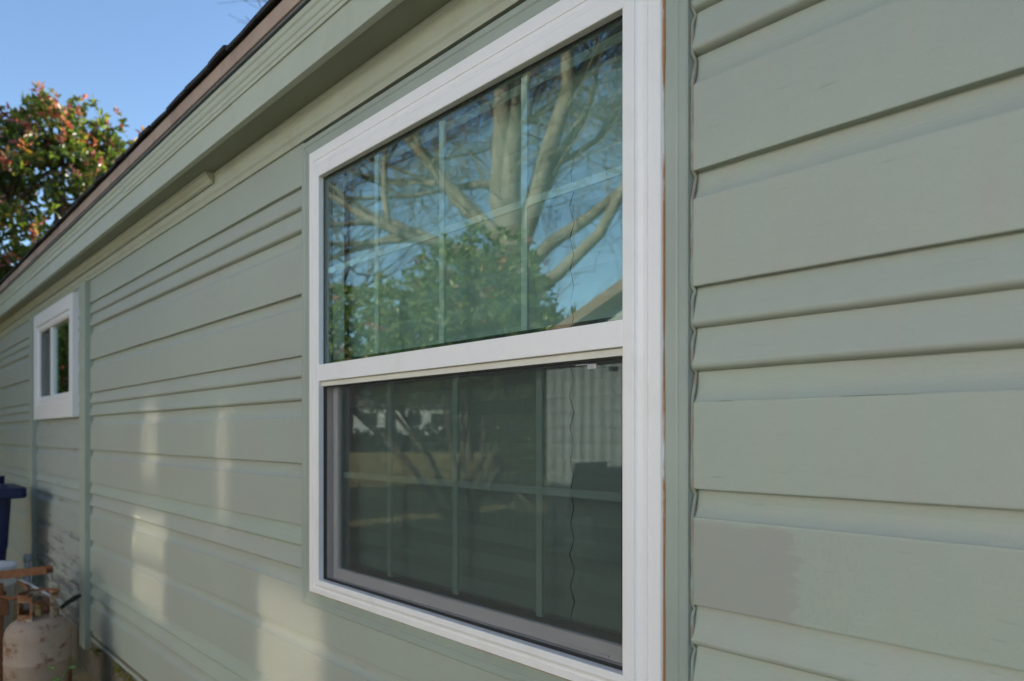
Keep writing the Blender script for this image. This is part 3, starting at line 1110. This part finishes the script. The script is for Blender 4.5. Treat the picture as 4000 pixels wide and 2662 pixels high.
def wheeled_bin(loc, label, mat='blue'):
    cx, cy_ = loc
    t = thing('wheeled_bin', (cx, cy_, 0), label, 'bin', 'blue wheeled bins')

    def frustum(z0, z1, a, b, n_=1):
        pass
    # hollow body, tapering down, rounded corners
    def outline(hx, hy, r_, z):
        o = []
        for (sx, sy, a0) in ((1, 1, 0), (-1, 1, 90), (-1, -1, 180), (1, -1, 270)):
            for a in (0, 30, 60, 90):
                o.append((cx + sx * (hx - r_) + r_ * math.cos(R(a0 + a)), cy_ + sy * (hy - r_) + r_ * math.sin(R(a0 + a)), z))
        return o
    rings_ = [outline(0.19, 0.20, 0.03, 0.05), outline(0.20, 0.21, 0.04, 0.12), outline(0.222, 0.238, 0.04, 0.66), outline(0.227, 0.243, 0.04, 0.672), outline(0.242, 0.262, 0.04, 1.03),
              outline(0.318, 0.338, 0.045, 1.035), outline(0.325, 0.345, 0.045, 1.045), outline(0.325, 0.345, 0.045, 1.105), outline(0.316, 0.336, 0.045, 1.112), outline(0.238, 0.258, 0.04, 1.110), outline(0.232, 0.252, 0.04, 1.03), outline(0.18, 0.19, 0.03, 0.12)]
    m_ = len(rings_[0])
    vs = [p for r0 in rings_ for p in r0]
    fs = []
    for i in range(len(rings_) - 1):
        for k in range(m_):
            a, b = i * m_ + k, i * m_ + (k + 1) % m_
            fs.append([a, b, b + m_, a + m_])
    fs.append(list(range(m_))[::-1])
    fs.append([(len(rings_) - 1) * m_ + k for k in range(m_)])
    mk('bin_body', vs, fs, mat, t)
    # axle side handle and the open lid hang at the far (-x) side
    v, f = tube_geo(smooth_pts([(cx - 0.30, cy_ - 0.24, 1.06), (cx - 0.37, cy_ - 0.24, 1.10), (cx - 0.375, cy_ - 0.20, 1.10), (cx - 0.375, cy_ + 0.20, 1.10), (cx - 0.37, cy_ + 0.24, 1.10), (cx - 0.30, cy_ + 0.24, 1.06)], 5), 0.016, 8)
    mk('bin_handle', v, f, mat, t, True)
    v = []
    for (x_, z_) in ((cx - 0.385, 1.17), (cx - 0.40, 1.165), (cx - 0.56, 0.50), (cx - 0.545, 0.495), (cx - 0.47, 0.84)):
        v += [(x_, cy_ - 0.30, z_), (x_, cy_ + 0.30, z_)]
    mk('bin_lid', v, [[0, 1, 3, 2], [2, 3, 5, 4], [4, 5, 7, 6], [6, 7, 9, 8], [8, 9, 1, 0], [0, 2, 4, 6, 8], [9, 7, 5, 3, 1]], mat, t)
    for sy in (-1, 1):
        y0 = cy_ + sy * 0.245
        bmw = []
        tube('wheel', [(cx - 0.21, y0 - 0.025, 0.10), (cx - 0.21, y0 - 0.020, 0.10), (cx - 0.21, y0 + 0.020, 0.10), (cx - 0.21, y0 + 0.025, 0.10)], [0.088, 0.10, 0.10, 0.088], 'rubber', t, 22)
    cyl_between('axle', (cx - 0.21, cy_ - 0.25, 0.10), (cx - 0.21, cy_ + 0.25, 0.10), 0.011, 'steel', t)
    return t


wb = wheeled_bin((-6.36, -0.49), 'deep blue wheeled bin with its lid thrown open, standing against the house wall')

# moss and litter along the foot of the wall
mv, mf = [], []
for i in range(520):
    x = random.uniform(-4.8, -1.8)
    c = Vector((x, -random.random() ** 2 * 0.035 - 0.004, WZ0 - random.random() ** 1.5 * 0.05 + 0.004))
    if mnoise.noise(Vector((x * 5, 0.3, 0))) < -0.05:
        continue
    r_ = random.uniform(0.003, 0.010)
    b = len(mv)
    for d in ((1, 0, 0), (-1, 0, 0), (0, 1, 0), (0, -1, 0), (0, 0, 1), (0, 0, -1)):
        mv.append(c + Vector(d) * r_ * random.uniform(0.6, 1.3))
    for (p, q_, s) in ((0, 2, 4), (2, 1, 4), (1, 3, 4), (3, 0, 4), (2, 0, 5), (1, 2, 5), (3, 1, 5), (0, 3, 5)):
        mf.append([b + p, b + q_, b + s])
mk('moss', mv, mf, 'moss', None, org=(-3.3, 0, WZ0), kind='stuff', label='yellow green moss along the bottom edge of the siding', category='moss')

# ------------------------------------------------------------------ vegetation
LEAF_GREEN = [(0.075, 0.125, 0.026), (0.10, 0.155, 0.032), (0.14, 0.185, 0.042), (0.055, 0.09, 0.02), (0.21, 0.22, 0.065)]
LEAF_RED = [(0.44, 0.13, 0.115), (0.34, 0.07, 0.07), (0.46, 0.22, 0.14), (0.40, 0.17, 0.15)]
LEAF_YEL = [(0.34, 0.22, 0.05), (0.30, 0.13, 0.04)]


def leaf_mesh(name, sprays, parent, **props):
    """sprays: (centre, outward dir, colours, leaf length, count) -> one mesh of folded leaf blades with a colour each"""
    V, F, C = [], [], []
    for c, o, cols, ll, cnt in sprays:
        c = np.array(c)
        o = np.array(o) / np.linalg.norm(o)
        for i in range(cnt):
            d = o * RNG.uniform(0.1, 0.9) + RNG.normal(0, 0.62, 3)
            d[2] -= 0.15
            d /= np.linalg.norm(d)
            nrm = np.cross(d, RNG.normal(0, 1, 3))
            nrm = nrm / np.linalg.norm(nrm) + np.array([0, 0, 0.8])
            sdv = np.cross(d, nrm)
            sdv /= np.linalg.norm(sdv)
            n2 = np.cross(sdv, d)
            L = ll * RNG.uniform(0.7, 1.2)
            wd_ = L * RNG.uniform(0.17, 0.23)
            st = c + d * 0.015 + RNG.normal(0, 0.02, 3)
            dr = -n2 * L * 0.10
            b = len(V)
            V += [st, st + d * L * 0.35 + sdv * wd_ + n2 * wd_ * 0.35, st + d * L * 0.72 + sdv * wd_ * 0.8 + n2 * wd_ * 0.25 + dr * 0.4, st + d * L + dr,
                  st + d * L * 0.72 - sdv * wd_ * 0.8 + n2 * wd_ * 0.25 + dr * 0.4, st + d * L * 0.35 - sdv * wd_ + n2 * wd_ * 0.35, st + d * L * 0.5]
            F += [[b, b + 1, b + 6], [b + 1, b + 2, b + 6], [b + 2, b + 3, b + 6], [b + 3, b + 4, b + 6], [b + 4, b + 5, b + 6], [b + 5, b, b + 6]]
            col = np.array(cols[RNG.integers(len(cols))]) * RNG.uniform(0.75, 1.3)
            C += [(*col, 1.0)] * 7
    ob = mk(name, V, F, 'leaf', parent, **props)
    ca = ob.data.color_attributes.new('Col', 'FLOAT_COLOR', 'POINT')
    ca.data.foreach_set('color', np.asarray(C, dtype=np.float32).ravel())
    return ob


def photinia(name, base, blobs, n_spray, red, label, ll=0.115, group='red-tipped shrubs', n_part=40, zmin=0.3, greens=LEAF_GREEN):
    t = thing(name, base, label, 'shrub', group)
    bx, by, bz = base
    tot = sum(r_[1][0] * r_[1][1] * r_[1][2] for r_ in blobs)
    sprays, reds = [], []
    tips = []
    for bl in blobs:
        c, rad = bl[0], bl[1]
        zm = bl[2] if len(bl) > 2 else zmin
        n = int(n_spray * (rad[0] * rad[1] * rad[2]) / tot)
        for i in range(n):
            d = RNG.normal(0, 1, 3)
            d /= np.linalg.norm(d)
            rr = RNG.uniform(0.25, 1.0) ** 0.42
            bump = 1 + 0.16 * mnoise.noise(Vector((d[0] * 3 + c[0], d[1] * 3, d[2] * 3)))
            p = np.array(c) + d * np.array(rad) * rr * bump
            if p[2] < zm + 0.25 * mnoise.noise(Vector((p[0] * 2, p[1] * 2, 3))):
                continue
            if mnoise.noise(Vector(p.tolist()) * 1.5) < -0.30:
                continue
            o = d * 0.7 + np.array([0, 0, 0.55])
            outer = rr > 0.86
            u = RNG.random()
            if outer and u < red:
                reds.append((p + o * 0.05, o, LEAF_RED + LEAF_GREEN[1:3], ll * 0.9, 9))
            elif u > 0.93:
                sprays.append((p, o, LEAF_YEL + greens, ll, 9))
            else:
                sprays.append((p, o, greens, ll, 10))
            if i % 6 == 0 and rad[1] >= 0.3:
                tips.append(p)
    leaf_mesh('crown', sprays, t, kind='stuff')
    RNG.shuffle(reds)
    k = min(n_part, len(reds))
    for i in range(k):
        leaf_mesh('red_leaf_spray', [reds[i]], t)
    if len(reds) > k:
        leaf_mesh('red_leaf_crown', reds[k:], t, kind='stuff')
    # stems
    vs, fs = [], []
    forks = []
    for bl in blobs:
        if bl[1][1] < 0.3:
            continue
        c = Vector(bl[0])
        zf = max((bl[2] if len(bl) > 2 else zmin) + 0.1, c.z - bl[1][2] * 0.6)
        for q_ in range(2):
            b0 = Vector((bx + random.uniform(-.3, .3), by + random.uniform(-.3, .3), 0))
            f_ = Vector((c.x * .75 + bx * .25 + random.uniform(-.25, .25), c.y * .75 + by * .25 + random.uniform(-.25, .25), zf))
            m1 = b0.lerp(f_, 0.5) + Vector((random.uniform(-.12, .12), random.uniform(-.12, .12), 0.1))
            tube_geo(smooth_pts([b0, m1, f_], 4), [0.055, 0.05, 0.047, 0.044, 0.042, 0.04, 0.037, 0.034, 0.03], 6, False, vs, fs)
            forks.append(f_)
    for p in tips:
        p = Vector(p.tolist())
        f_ = min(forks, key=lambda a: (a - p).length + random.uniform(0, 0.6))
        m2 = f_.lerp(p, 0.55) + Vector((0, 0, 0.15))
        tube_geo(smooth_pts([f_, m2, p], 3), [0.022, 0.02, 0.017, 0.014, 0.011, 0.008, 0.004], 5, False, vs, fs)
    mk('trunk', vs, fs, 'bark2', t, True)
    return t


# the shrub seen past the end of the roof
photinia('photinia', (-10.9, 0.85, 0),
         [((-10.9, 0.95, 4.15), (1.2, 1.35, 1.6)), ((-10.8, 1.85, 4.3), (0.9, 0.85, 1.05)), ((-10.9, 0.80, 5.45), (0.6, 0.42, 0.62)), ((-10.9, 1.55, 5.2), (0.5, 0.42, 0.6)), ((-10.8, 2.0, 5.3), (0.5, 0.45, 0.5)), ((-10.8, 1.35, 5.65), (0.4, 0.34, 0.42)),
          ((-10.9, -0.1, 4.9), (0.8, 0.55, 0.9)), ((-10.9, 0.7, 2.4), (1.2, 1.3, 1.4)), ((-10.6, -0.22, 5.95), (0.3, 0.22, 0.40))],
         3900, 0.58, 'tall red-tipped evergreen shrub rising behind the far end of the roof', 0.112, n_part=150)
# reflected ones, in the yard across from the window
photinia('photinia', (-8.6, -6.0, 0),
         [((-8.6, -6.0, 2.6), (1.7, 1.7, 1.65)), ((-8.2, -6.3, 3.5), (1.15, 1.2, 1.35)), ((-10.2, -5.3, 2.7), (1.5, 1.3, 1.45)), ((-11.6, -4.7, 2.6), (1.0, 1.0, 1.1)), ((-7.5, -6.7, 2.0), (0.9, 0.9, 1.4), 0.7), ((-7.1, -6.9, 2.75), (0.8, 0.8, 0.8), 1.6)],
         4600, 0.12, 'broad green shrub in the yard, reflected in the upper half of the tall window', 0.12, n_part=30, zmin=2.0, greens=[(0.10, 0.16, 0.03), (0.13, 0.19, 0.035), (0.17, 0.22, 0.05), (0.08, 0.12, 0.025), (0.22, 0.24, 0.07)])
photinia('photinia', (-14.2, -1.9, 0), [((-14.2, -1.9, 2.2), (1.6, 1.7, 2.3)), ((-13.0, -1.3, 2.9), (1.1, 0.9, 1.3))], 4200, 0.2,
         'leafy shrub by the far end of the house, reflected in the small window', 0.16, n_part=20)


def bare_tree(name, base, height, r0, label, fork=0.28, spread=1.0, seed=1, mat='bark', twig_levels=6, group='leafless trees', lean=(0, 0), kids0=7, limb=1.0, ymax=99, thick=1.0, limbs=None, wig=0.13, rmin=0.004):
    rnd = random.Random(seed)
    t = thing(name, base, label, 'tree', group)
    vs, fs, tv, tf = [], [], [], []

    def grow(p, d, L, r_, lev):
        if p.y + d.y * L > ymax:
            return
        n = 5 if lev < 3 else 3
        pts, rads = [p], [r_]
        q_ = p.copy()
        dd = d.copy()
        for i in range(n):
            dd = (dd + Vector((rnd.gauss(0, wig), rnd.gauss(0, wig), rnd.gauss(0.035, 0.11)))).normalized()
            q_ = q_ + dd * (L / n)
            pts.append(q_.copy())
            rads.append(max(r_ * (1 - 0.62 * (i + 1) / n), rmin))
        if lev <= 3:
            tube_geo(pts, rads, 9 if lev < 2 else 6, False, vs, fs)
        else:
            tube_geo(pts, rads, 3, False, tv, tf)
        if lev >= twig_levels:
            return
        k = rnd.choice((4, 4, 5, 5)) if lev < twig_levels - 1 else rnd.choice((3, 4, 5))
        for i in range(k):
            f = rnd.uniform(0.35, 1.0) if i else 1.0
            idx = min(int(f * n), n - 1)
            tt = f * n - idx
            bp = pts[idx].lerp(pts[idx + 1], tt)
            br = rads[idx] + (rads[idx + 1] - rads[idx]) * tt
            bd = (pts[idx + 1] - pts[idx]).normalized()
            ax = bd.orthogonal().normalized()
            ax.rotate(__import__('mathutils').Quaternion(bd, rnd.uniform(0, 6.28)))
            ang = rnd.uniform(0.35, 0.95) * spread if i else rnd.uniform(0.1, 0.35)
            nd = (bd * math.cos(ang) + ax * math.sin(ang))
            nd.z += 0.08
            nd.normalize()
            grow(bp, nd, L * rnd.uniform(0.52, 0.80), max(br * rnd.uniform(0.55, 0.85), 0.005), lev + 1)
        if limbs and lev in (1, 2):
            # fine shoots all along the big limbs
            for i in range(8):
                f = rnd.uniform(0.12, 1.0)
                idx = min(int(f * n), n - 1)
                bp = pts[idx].lerp(pts[idx + 1], f * n - idx)
                bd = (pts[idx + 1] - pts[idx]).normalized()
                ax = bd.orthogonal().normalized()
                ax.rotate(__import__('mathutils').Quaternion(bd, rnd.uniform(0, 6.28)))
                ang = rnd.uniform(0.5, 1.2)
                grow(bp, (bd * math.cos(ang) + ax * math.sin(ang)).normalized(), rnd.uniform(0.9, 2.4), 0.016, twig_levels - 1)
    b = Vector(base)
    top = b + Vector((lean[0], lean[1], height * fork))
    pts = [b, b.lerp(top, 0.1), b.lerp(top, 0.5), top]
    tube_geo(pts, [r0 * 1.45, r0 * 1.1, r0, r0 * 1.05], 14, False, vs, fs)
    for (ang, dep, st, ln, rk) in (limbs or []):
        # limbs set out by hand: angle from the vertical, how far it leans away, where it leaves the bole
        d = Vector((0.695, -0.719, 0)) * math.sin(R(ang)) + Vector((0, 0, math.cos(R(ang)))) + Vector((-0.719, -0.695, 0)) * dep
        grow(b.lerp(top, st), d.normalized(), ln, r0 * rk * 0.74, 1)
    for i in range(0 if limbs else kids0):
        a = 2 * math.pi * (i + rnd.random() * 0.5) / kids0
        el = rnd.uniform(0.25, 1.25)
        d = Vector((math.cos(a) * math.cos(el), math.sin(a) * math.cos(el), math.sin(el)))
        grow(top - Vector((0, 0, rnd.uniform(0, height * 0.06))), d, limb * height * rnd.uniform(0.30, 0.42), thick * r0 * rnd.uniform(0.28, 0.60), 1)
    mk('trunk', vs, fs, mat, t, True)
    mk('twigs', tv, tf, mat, t, kind='stuff')
    return t


bare_tree('bare_tree', (-10.7, -9.4, 0), 15, 0.50, 'huge leafless tree with wide limbs, reflected in the upper half of the tall window', 0.36, 0.95, 5, twig_levels=6, ymax=-2.0,
          wig=0.17, rmin=0.008,
          limbs=[(-84, 0.2, 0.84, 6.8, 0.42), (-76, -0.3, 0.96, 6.4, 0.38), (-66, 0.3, 0.90, 6.0, 0.36), (-52, -0.1, 1.0, 5.8, 0.40), (-36, 0.25, 0.97, 5.8, 0.44),
                 (-19, -0.2, 1.0, 6.0, 0.74), (-7, 0.25, 1.0, 6.3, 0.55), (3, 0.0, 0.98, 6.6, 0.80), (14, -0.2, 1.0, 6.0, 0.68), (31, 0.2, 0.98, 6.0, 0.52),
                 (52, 0.15, 0.90, 5.8, 0.46), (67, -0.1, 0.80, 5.8, 0.44), (78, 0.4, 0.72, 5.4, 0.36)])
bare_tree('bare_tree', (-17.0, -7.4, 0), 11, 0.17, 'slender leafless tree at the left edge of the reflection in the tall window', 0.25, 0.9, 9, twig_levels=4)
bare_tree('bare_tree', (-26, -21, 0), 12, 0.22, 'leafless yard tree behind the big one, seen low in the window reflection', 0.4, 0.9, 12, twig_levels=4)
bare_tree('bare_tree', (-13.0, 7.5, 0), 12.5, 0.16, 'leafless tree behind the roof, only its twig tips showing against the sky', 0.74, 0.8, 21, 'bark2', twig_levels=5, limb=0.36)

# dry grass standing in the yard : short tufts that catch the low sun
gv, gf, gc = [], [], []
for i in range(60000):
    rr = 9.0 + 42.0 * RNG.random() ** 1.3
    a = R(RNG.uniform(203, 232))
    x, y = rr * math.cos(a), rr * math.sin(a) + 1.0
    if y > -3.5:
        continue
    sc_ = 0.6 + rr / 30
    for k in range(2):
        th = RNG.uniform(0, 6.28)
        wx, wy = math.cos(th) * 0.028 * sc_, math.sin(th) * 0.028 * sc_
        h = RNG.uniform(0.03, 0.075) * sc_
        lx, ly = RNG.normal(0, 0.02, 2) * sc_
        b = len(gv)
        gv += [(x - wx, y - wy, 0.0), (x + wx, y + wy, 0.0), (x + lx + wx * .5, y + ly + wy * .5, h), (x + lx - wx * .5, y + ly - wy * .5, h * 0.9)]
        gf.append([b, b + 1, b + 2, b + 3])
        c = np.array([(0.56, 0.44, 0.25), (0.48, 0.36, 0.19), (0.38, 0.31, 0.15), (0.27, 0.26, 0.10)][RNG.choice(4, p=[.4, .3, .2, .1])]) * RNG.uniform(0.8, 1.15)
        gc += [(*c, 1.0)] * 4
gr_ = mk('grass', gv, gf, 'leaf', None, kind='stuff', label='short dry tan grass of the yard, reflected in the lower pane', category='grass')
gr_.data.color_attributes.new('Col', 'FLOAT_COLOR', 'POINT').data.foreach_set('color', np.asarray(gc, dtype=np.float32).ravel())

# far tree line beyond the yards
tlv = []
sp_ = []
for i in range(1500):
    a = R(RNG.uniform(185, 262))
    rr = RNG.uniform(78, 100)
    h = RNG.uniform(0.0, 1) ** 0.7 * (6.0 + 2.5 * mnoise.noise(Vector((math.degrees(a) * 0.2, 0, 0))))
    sp_.append(((rr * math.cos(a), rr * math.sin(a), h + 0.3), (0, 0, 1), [(0.05, 0.055, 0.03), (0.07, 0.065, 0.04), (0.04, 0.06, 0.025)], 2.0, 7))
leaf_mesh('treeline', sp_, None, kind='stuff', label='dark far tree line beyond the dry lawn', category='trees')

# ------------------------------------------------------------------ houses across the yard
nb = thing('house', (-1.6, -5.9, 0), 'pale grey house with a brown roof rake, reflected at the right of the tall window', 'house')
NX0, NX1, NY = -6.55, 3.35, -5.9
EZ = 2.58
PKX = (NX0 + NX1) / 2
PKZ = EZ + (PKX - NX0) * 0.415
# lapped boards as one stepped sheet with holes framed by the windows set proud
vs, fs = [], []
z = 0.0
k = 0


def half_w(z_):
    if z_ <= EZ:
        return NX0, NX1
    t = (z_ - EZ) / (PKZ - EZ)
    return NX0 + (PKX - NX0) * t, NX1 - (NX1 - PKX) * t


while z < PKZ - 0.15:
    z2 = min(z + 0.2, PKZ - 0.02)
    a0, a1 = half_w(z)
    b0, b1 = half_w(z2)
    b = len(vs)
    vs += [(a0, NY + 0.012, z), (a1, NY + 0.012, z), (b1, NY, z2), (b0, NY, z2), (a0, NY - 0.02, z), (a1, NY - 0.02, z)]
    fs += [[b, b + 3, b + 2, b + 1], [b + 4, b, b + 1, b + 5]]
    z = z2
mk('wall', vs, fs, 'nb_wall', nb)
boxes('wall', [(NX0, NX0 + 0.1, NY - 9, NY - 0.02, 0, EZ), (NX1 - 0.1, NX1, NY - 9, NY - 0.02, 0, EZ), (NX0, NX1, NY - 9.1, NY - 9, 0, EZ)], 'nb_wall', nb, 0)
for s in (-1, 1):
    xe = NX0 - 0.35 if s < 0 else NX1 + 0.35
    ze = EZ - 0.35 * 0.415
    v = []
    for y in (NY + 0.30, NY - 9.3):
        v += [(xe, y, ze), (PKX, y, PKZ + 0.0), (PKX, y, PKZ + 0.14), (xe, y, ze + 0.14)]
    mk('roof', v, [[0, 1, 2, 3], [7, 6, 5, 4], [0, 4, 5, 1], [3, 2, 6, 7], [0, 3, 7, 4]], 'nb_roof', nb)
# unseen windows : glossy glass shaped and placed to throw sun patches on our wall
def m_nb_glass(name, fac, rough):
    q = NT(name)
    gl = q.n('ShaderNodeBsdfGlossy')
    gl.inputs['Color'].default_value = (1.0, 0.93, 0.85, 1)
    gl.inputs['Roughness'].default_value = rough
    df = q.n('ShaderNodeBsdfDiffuse')
    df.inputs[0].default_value = (0.02, 0.025, 0.03, 1)
    mx = q.n('ShaderNodeMixShader')
    mx.inputs[0].default_value = fac
    q.l(df.outputs[0], mx.inputs[1])
    q.l(gl.outputs[0], mx.inputs[2])
    q.l(mx.outputs[0], q.out.inputs['Surface'])
    return q.m


M['nb_glass'] = m_nb_glass('neighbour_glass', 0.17, 0.050)
M['nb_glass_dull'] = m_nb_glass('neighbour_glass_weak', 0.13, 0.06)  # reflectance lowered so these panes throw fainter streaks


def nb_window(x0, x1, z0, z1, gm='nb_glass', rail=True):
    w_ = empty('window', ((x0 + x1) / 2, NY + 0.02, z0), nb)
    ring('window_frame', (x0 - 0.07, x1 + 0.07, z0 - 0.07, z1 + 0.07), [(0, NY), (0, NY + 0.045), (0.07, NY + 0.045), (0.071, NY + 0.015)], 'nb_white', w_)
    if not rail:
        boxes('pane', [(x0, x1, NY + 0.016, NY + 0.022, z0, z1)], gm, w_, 0)
        return
    zm = (z0 + z1) / 2
    boxes('pane', [(x0, x1, NY + 0.016, NY + 0.022, z0, zm - 0.03)], gm, w_, 0)
    boxes('pane', [(x0, x1, NY + 0.016, NY + 0.022, zm + 0.03, z1)], gm, w_, 0)
    boxes('check_rail', [(x0, x1, NY + 0.014, NY + 0.035, zm - 0.03, zm + 0.03)], 'nb_white', w_, 0)


tanp = math.tan(SUN_EL) / math.cos(SUN_AZ)
dxp = math.tan(SUN_AZ) * 5.9
# a window whose mirror spot falls on the wall at (x, z)
for (px_, pz0, pz1, wdt, gm_, rail_) in ((-3.74, 0.60, 1.10, 0.52, 'nb_glass', True), (-3.72, 1.26, 1.68, 0.24, 'nb_glass_dull', False),
                                         (-2.20, 0.02, 0.98, 0.46, 'nb_glass', True), (-2.78, 1.15, 1.62, 0.10, 'nb_glass_dull', False)):
    xw = px_ + dxp
    nb_window(xw - wdt / 2, xw + wdt / 2, pz0 + 5.9 * tanp, pz1 + 5.9 * tanp, gm_, rail_)
nb_window(-1.2, -0.2, 0.9, 2.0, 'far_glass')
boxes('door', [(-4.95, -4.15, NY + 0.001, NY + 0.03, 0.15, 2.15)], 'far_glass', nb, 0.004)

copy_tree(wb, None, (1.55, -4.75, 0))['label'] = 'blue wheeled bin by the pale house, reflected at the right edge of the lower pane'

far = thing('house', (-50, -33.5, 0), 'long white house far across the dry lawn, reflected in the lower pane', 'house')
fo = np.array([-50, -33.5])
fd = np.array([-0.56, 0.83])      # along the facade
fn = np.array([0.83, 0.56])       # towards us


def fpt(u, d, z):
    p = fo + fd * u + fn * d
    return (p[0], p[1], z)


def fbox(name, u0, u1, d0, d1, z0, z1, mat):
    v = [fpt(u, d, z) for z in (z0, z1) for d in (d0, d1) for u in (u0, u1)]
    mk(name, v, [[0, 2, 3, 1], [4, 5, 7, 6], [0, 1, 5, 4], [2, 6, 7, 3], [0, 4, 6, 2], [1, 3, 7, 5]], mat, far)


fbox('base', -4.4, 4.4, -5.9, -0.1, 0, 1.5, 'bark2')
fbox('wall', -4.2, 4.0, -6, 0, 1.5, 4.0, 'nb_white')
v = [fpt(u, d, z) for u in (-4.9, 4.9) for d, z in ((0.5, 3.95), (-3, 5.4), (-6.5, 3.95))]
mk('roof', v, [[0, 1, 4, 3], [1, 2, 5, 4], [0, 2, 1], [3, 4, 5], [0, 3, 5, 2]], 'nb_roof2', far)
for u in (-3.3, -1.2, 2.6):
    fbox('window', u - 0.6, u + 0.6, 0.01, 0.06, 2.3, 3.4, 'far_glass')
fbox('door', 0.4, 1.3, 0.01, 0.06, 1.5, 3.5, 'far_glass')

# shrubs growing untidily in front of the white house
sp_ = []
for i in range(150):
    u = RNG.uniform(-7, 7)
    p = fpt(u, 1.2 + RNG.uniform(0, 1.5), 0)
    hh = 1.6 + 1.1 * mnoise.noise(Vector((u * 0.7, 4.4, 0)))
    sp_.append(((p[0], p[1], RNG.uniform(0.1, max(hh, 0.5))), (0, 0, 1), [(0.05, 0.06, 0.03), (0.08, 0.075, 0.045), (0.045, 0.07, 0.03)], 0.9, 8))
leaf_mesh('hedge', sp_, None, kind='stuff', label='untidy dark hedge in front of the long white house far off', category='hedge')
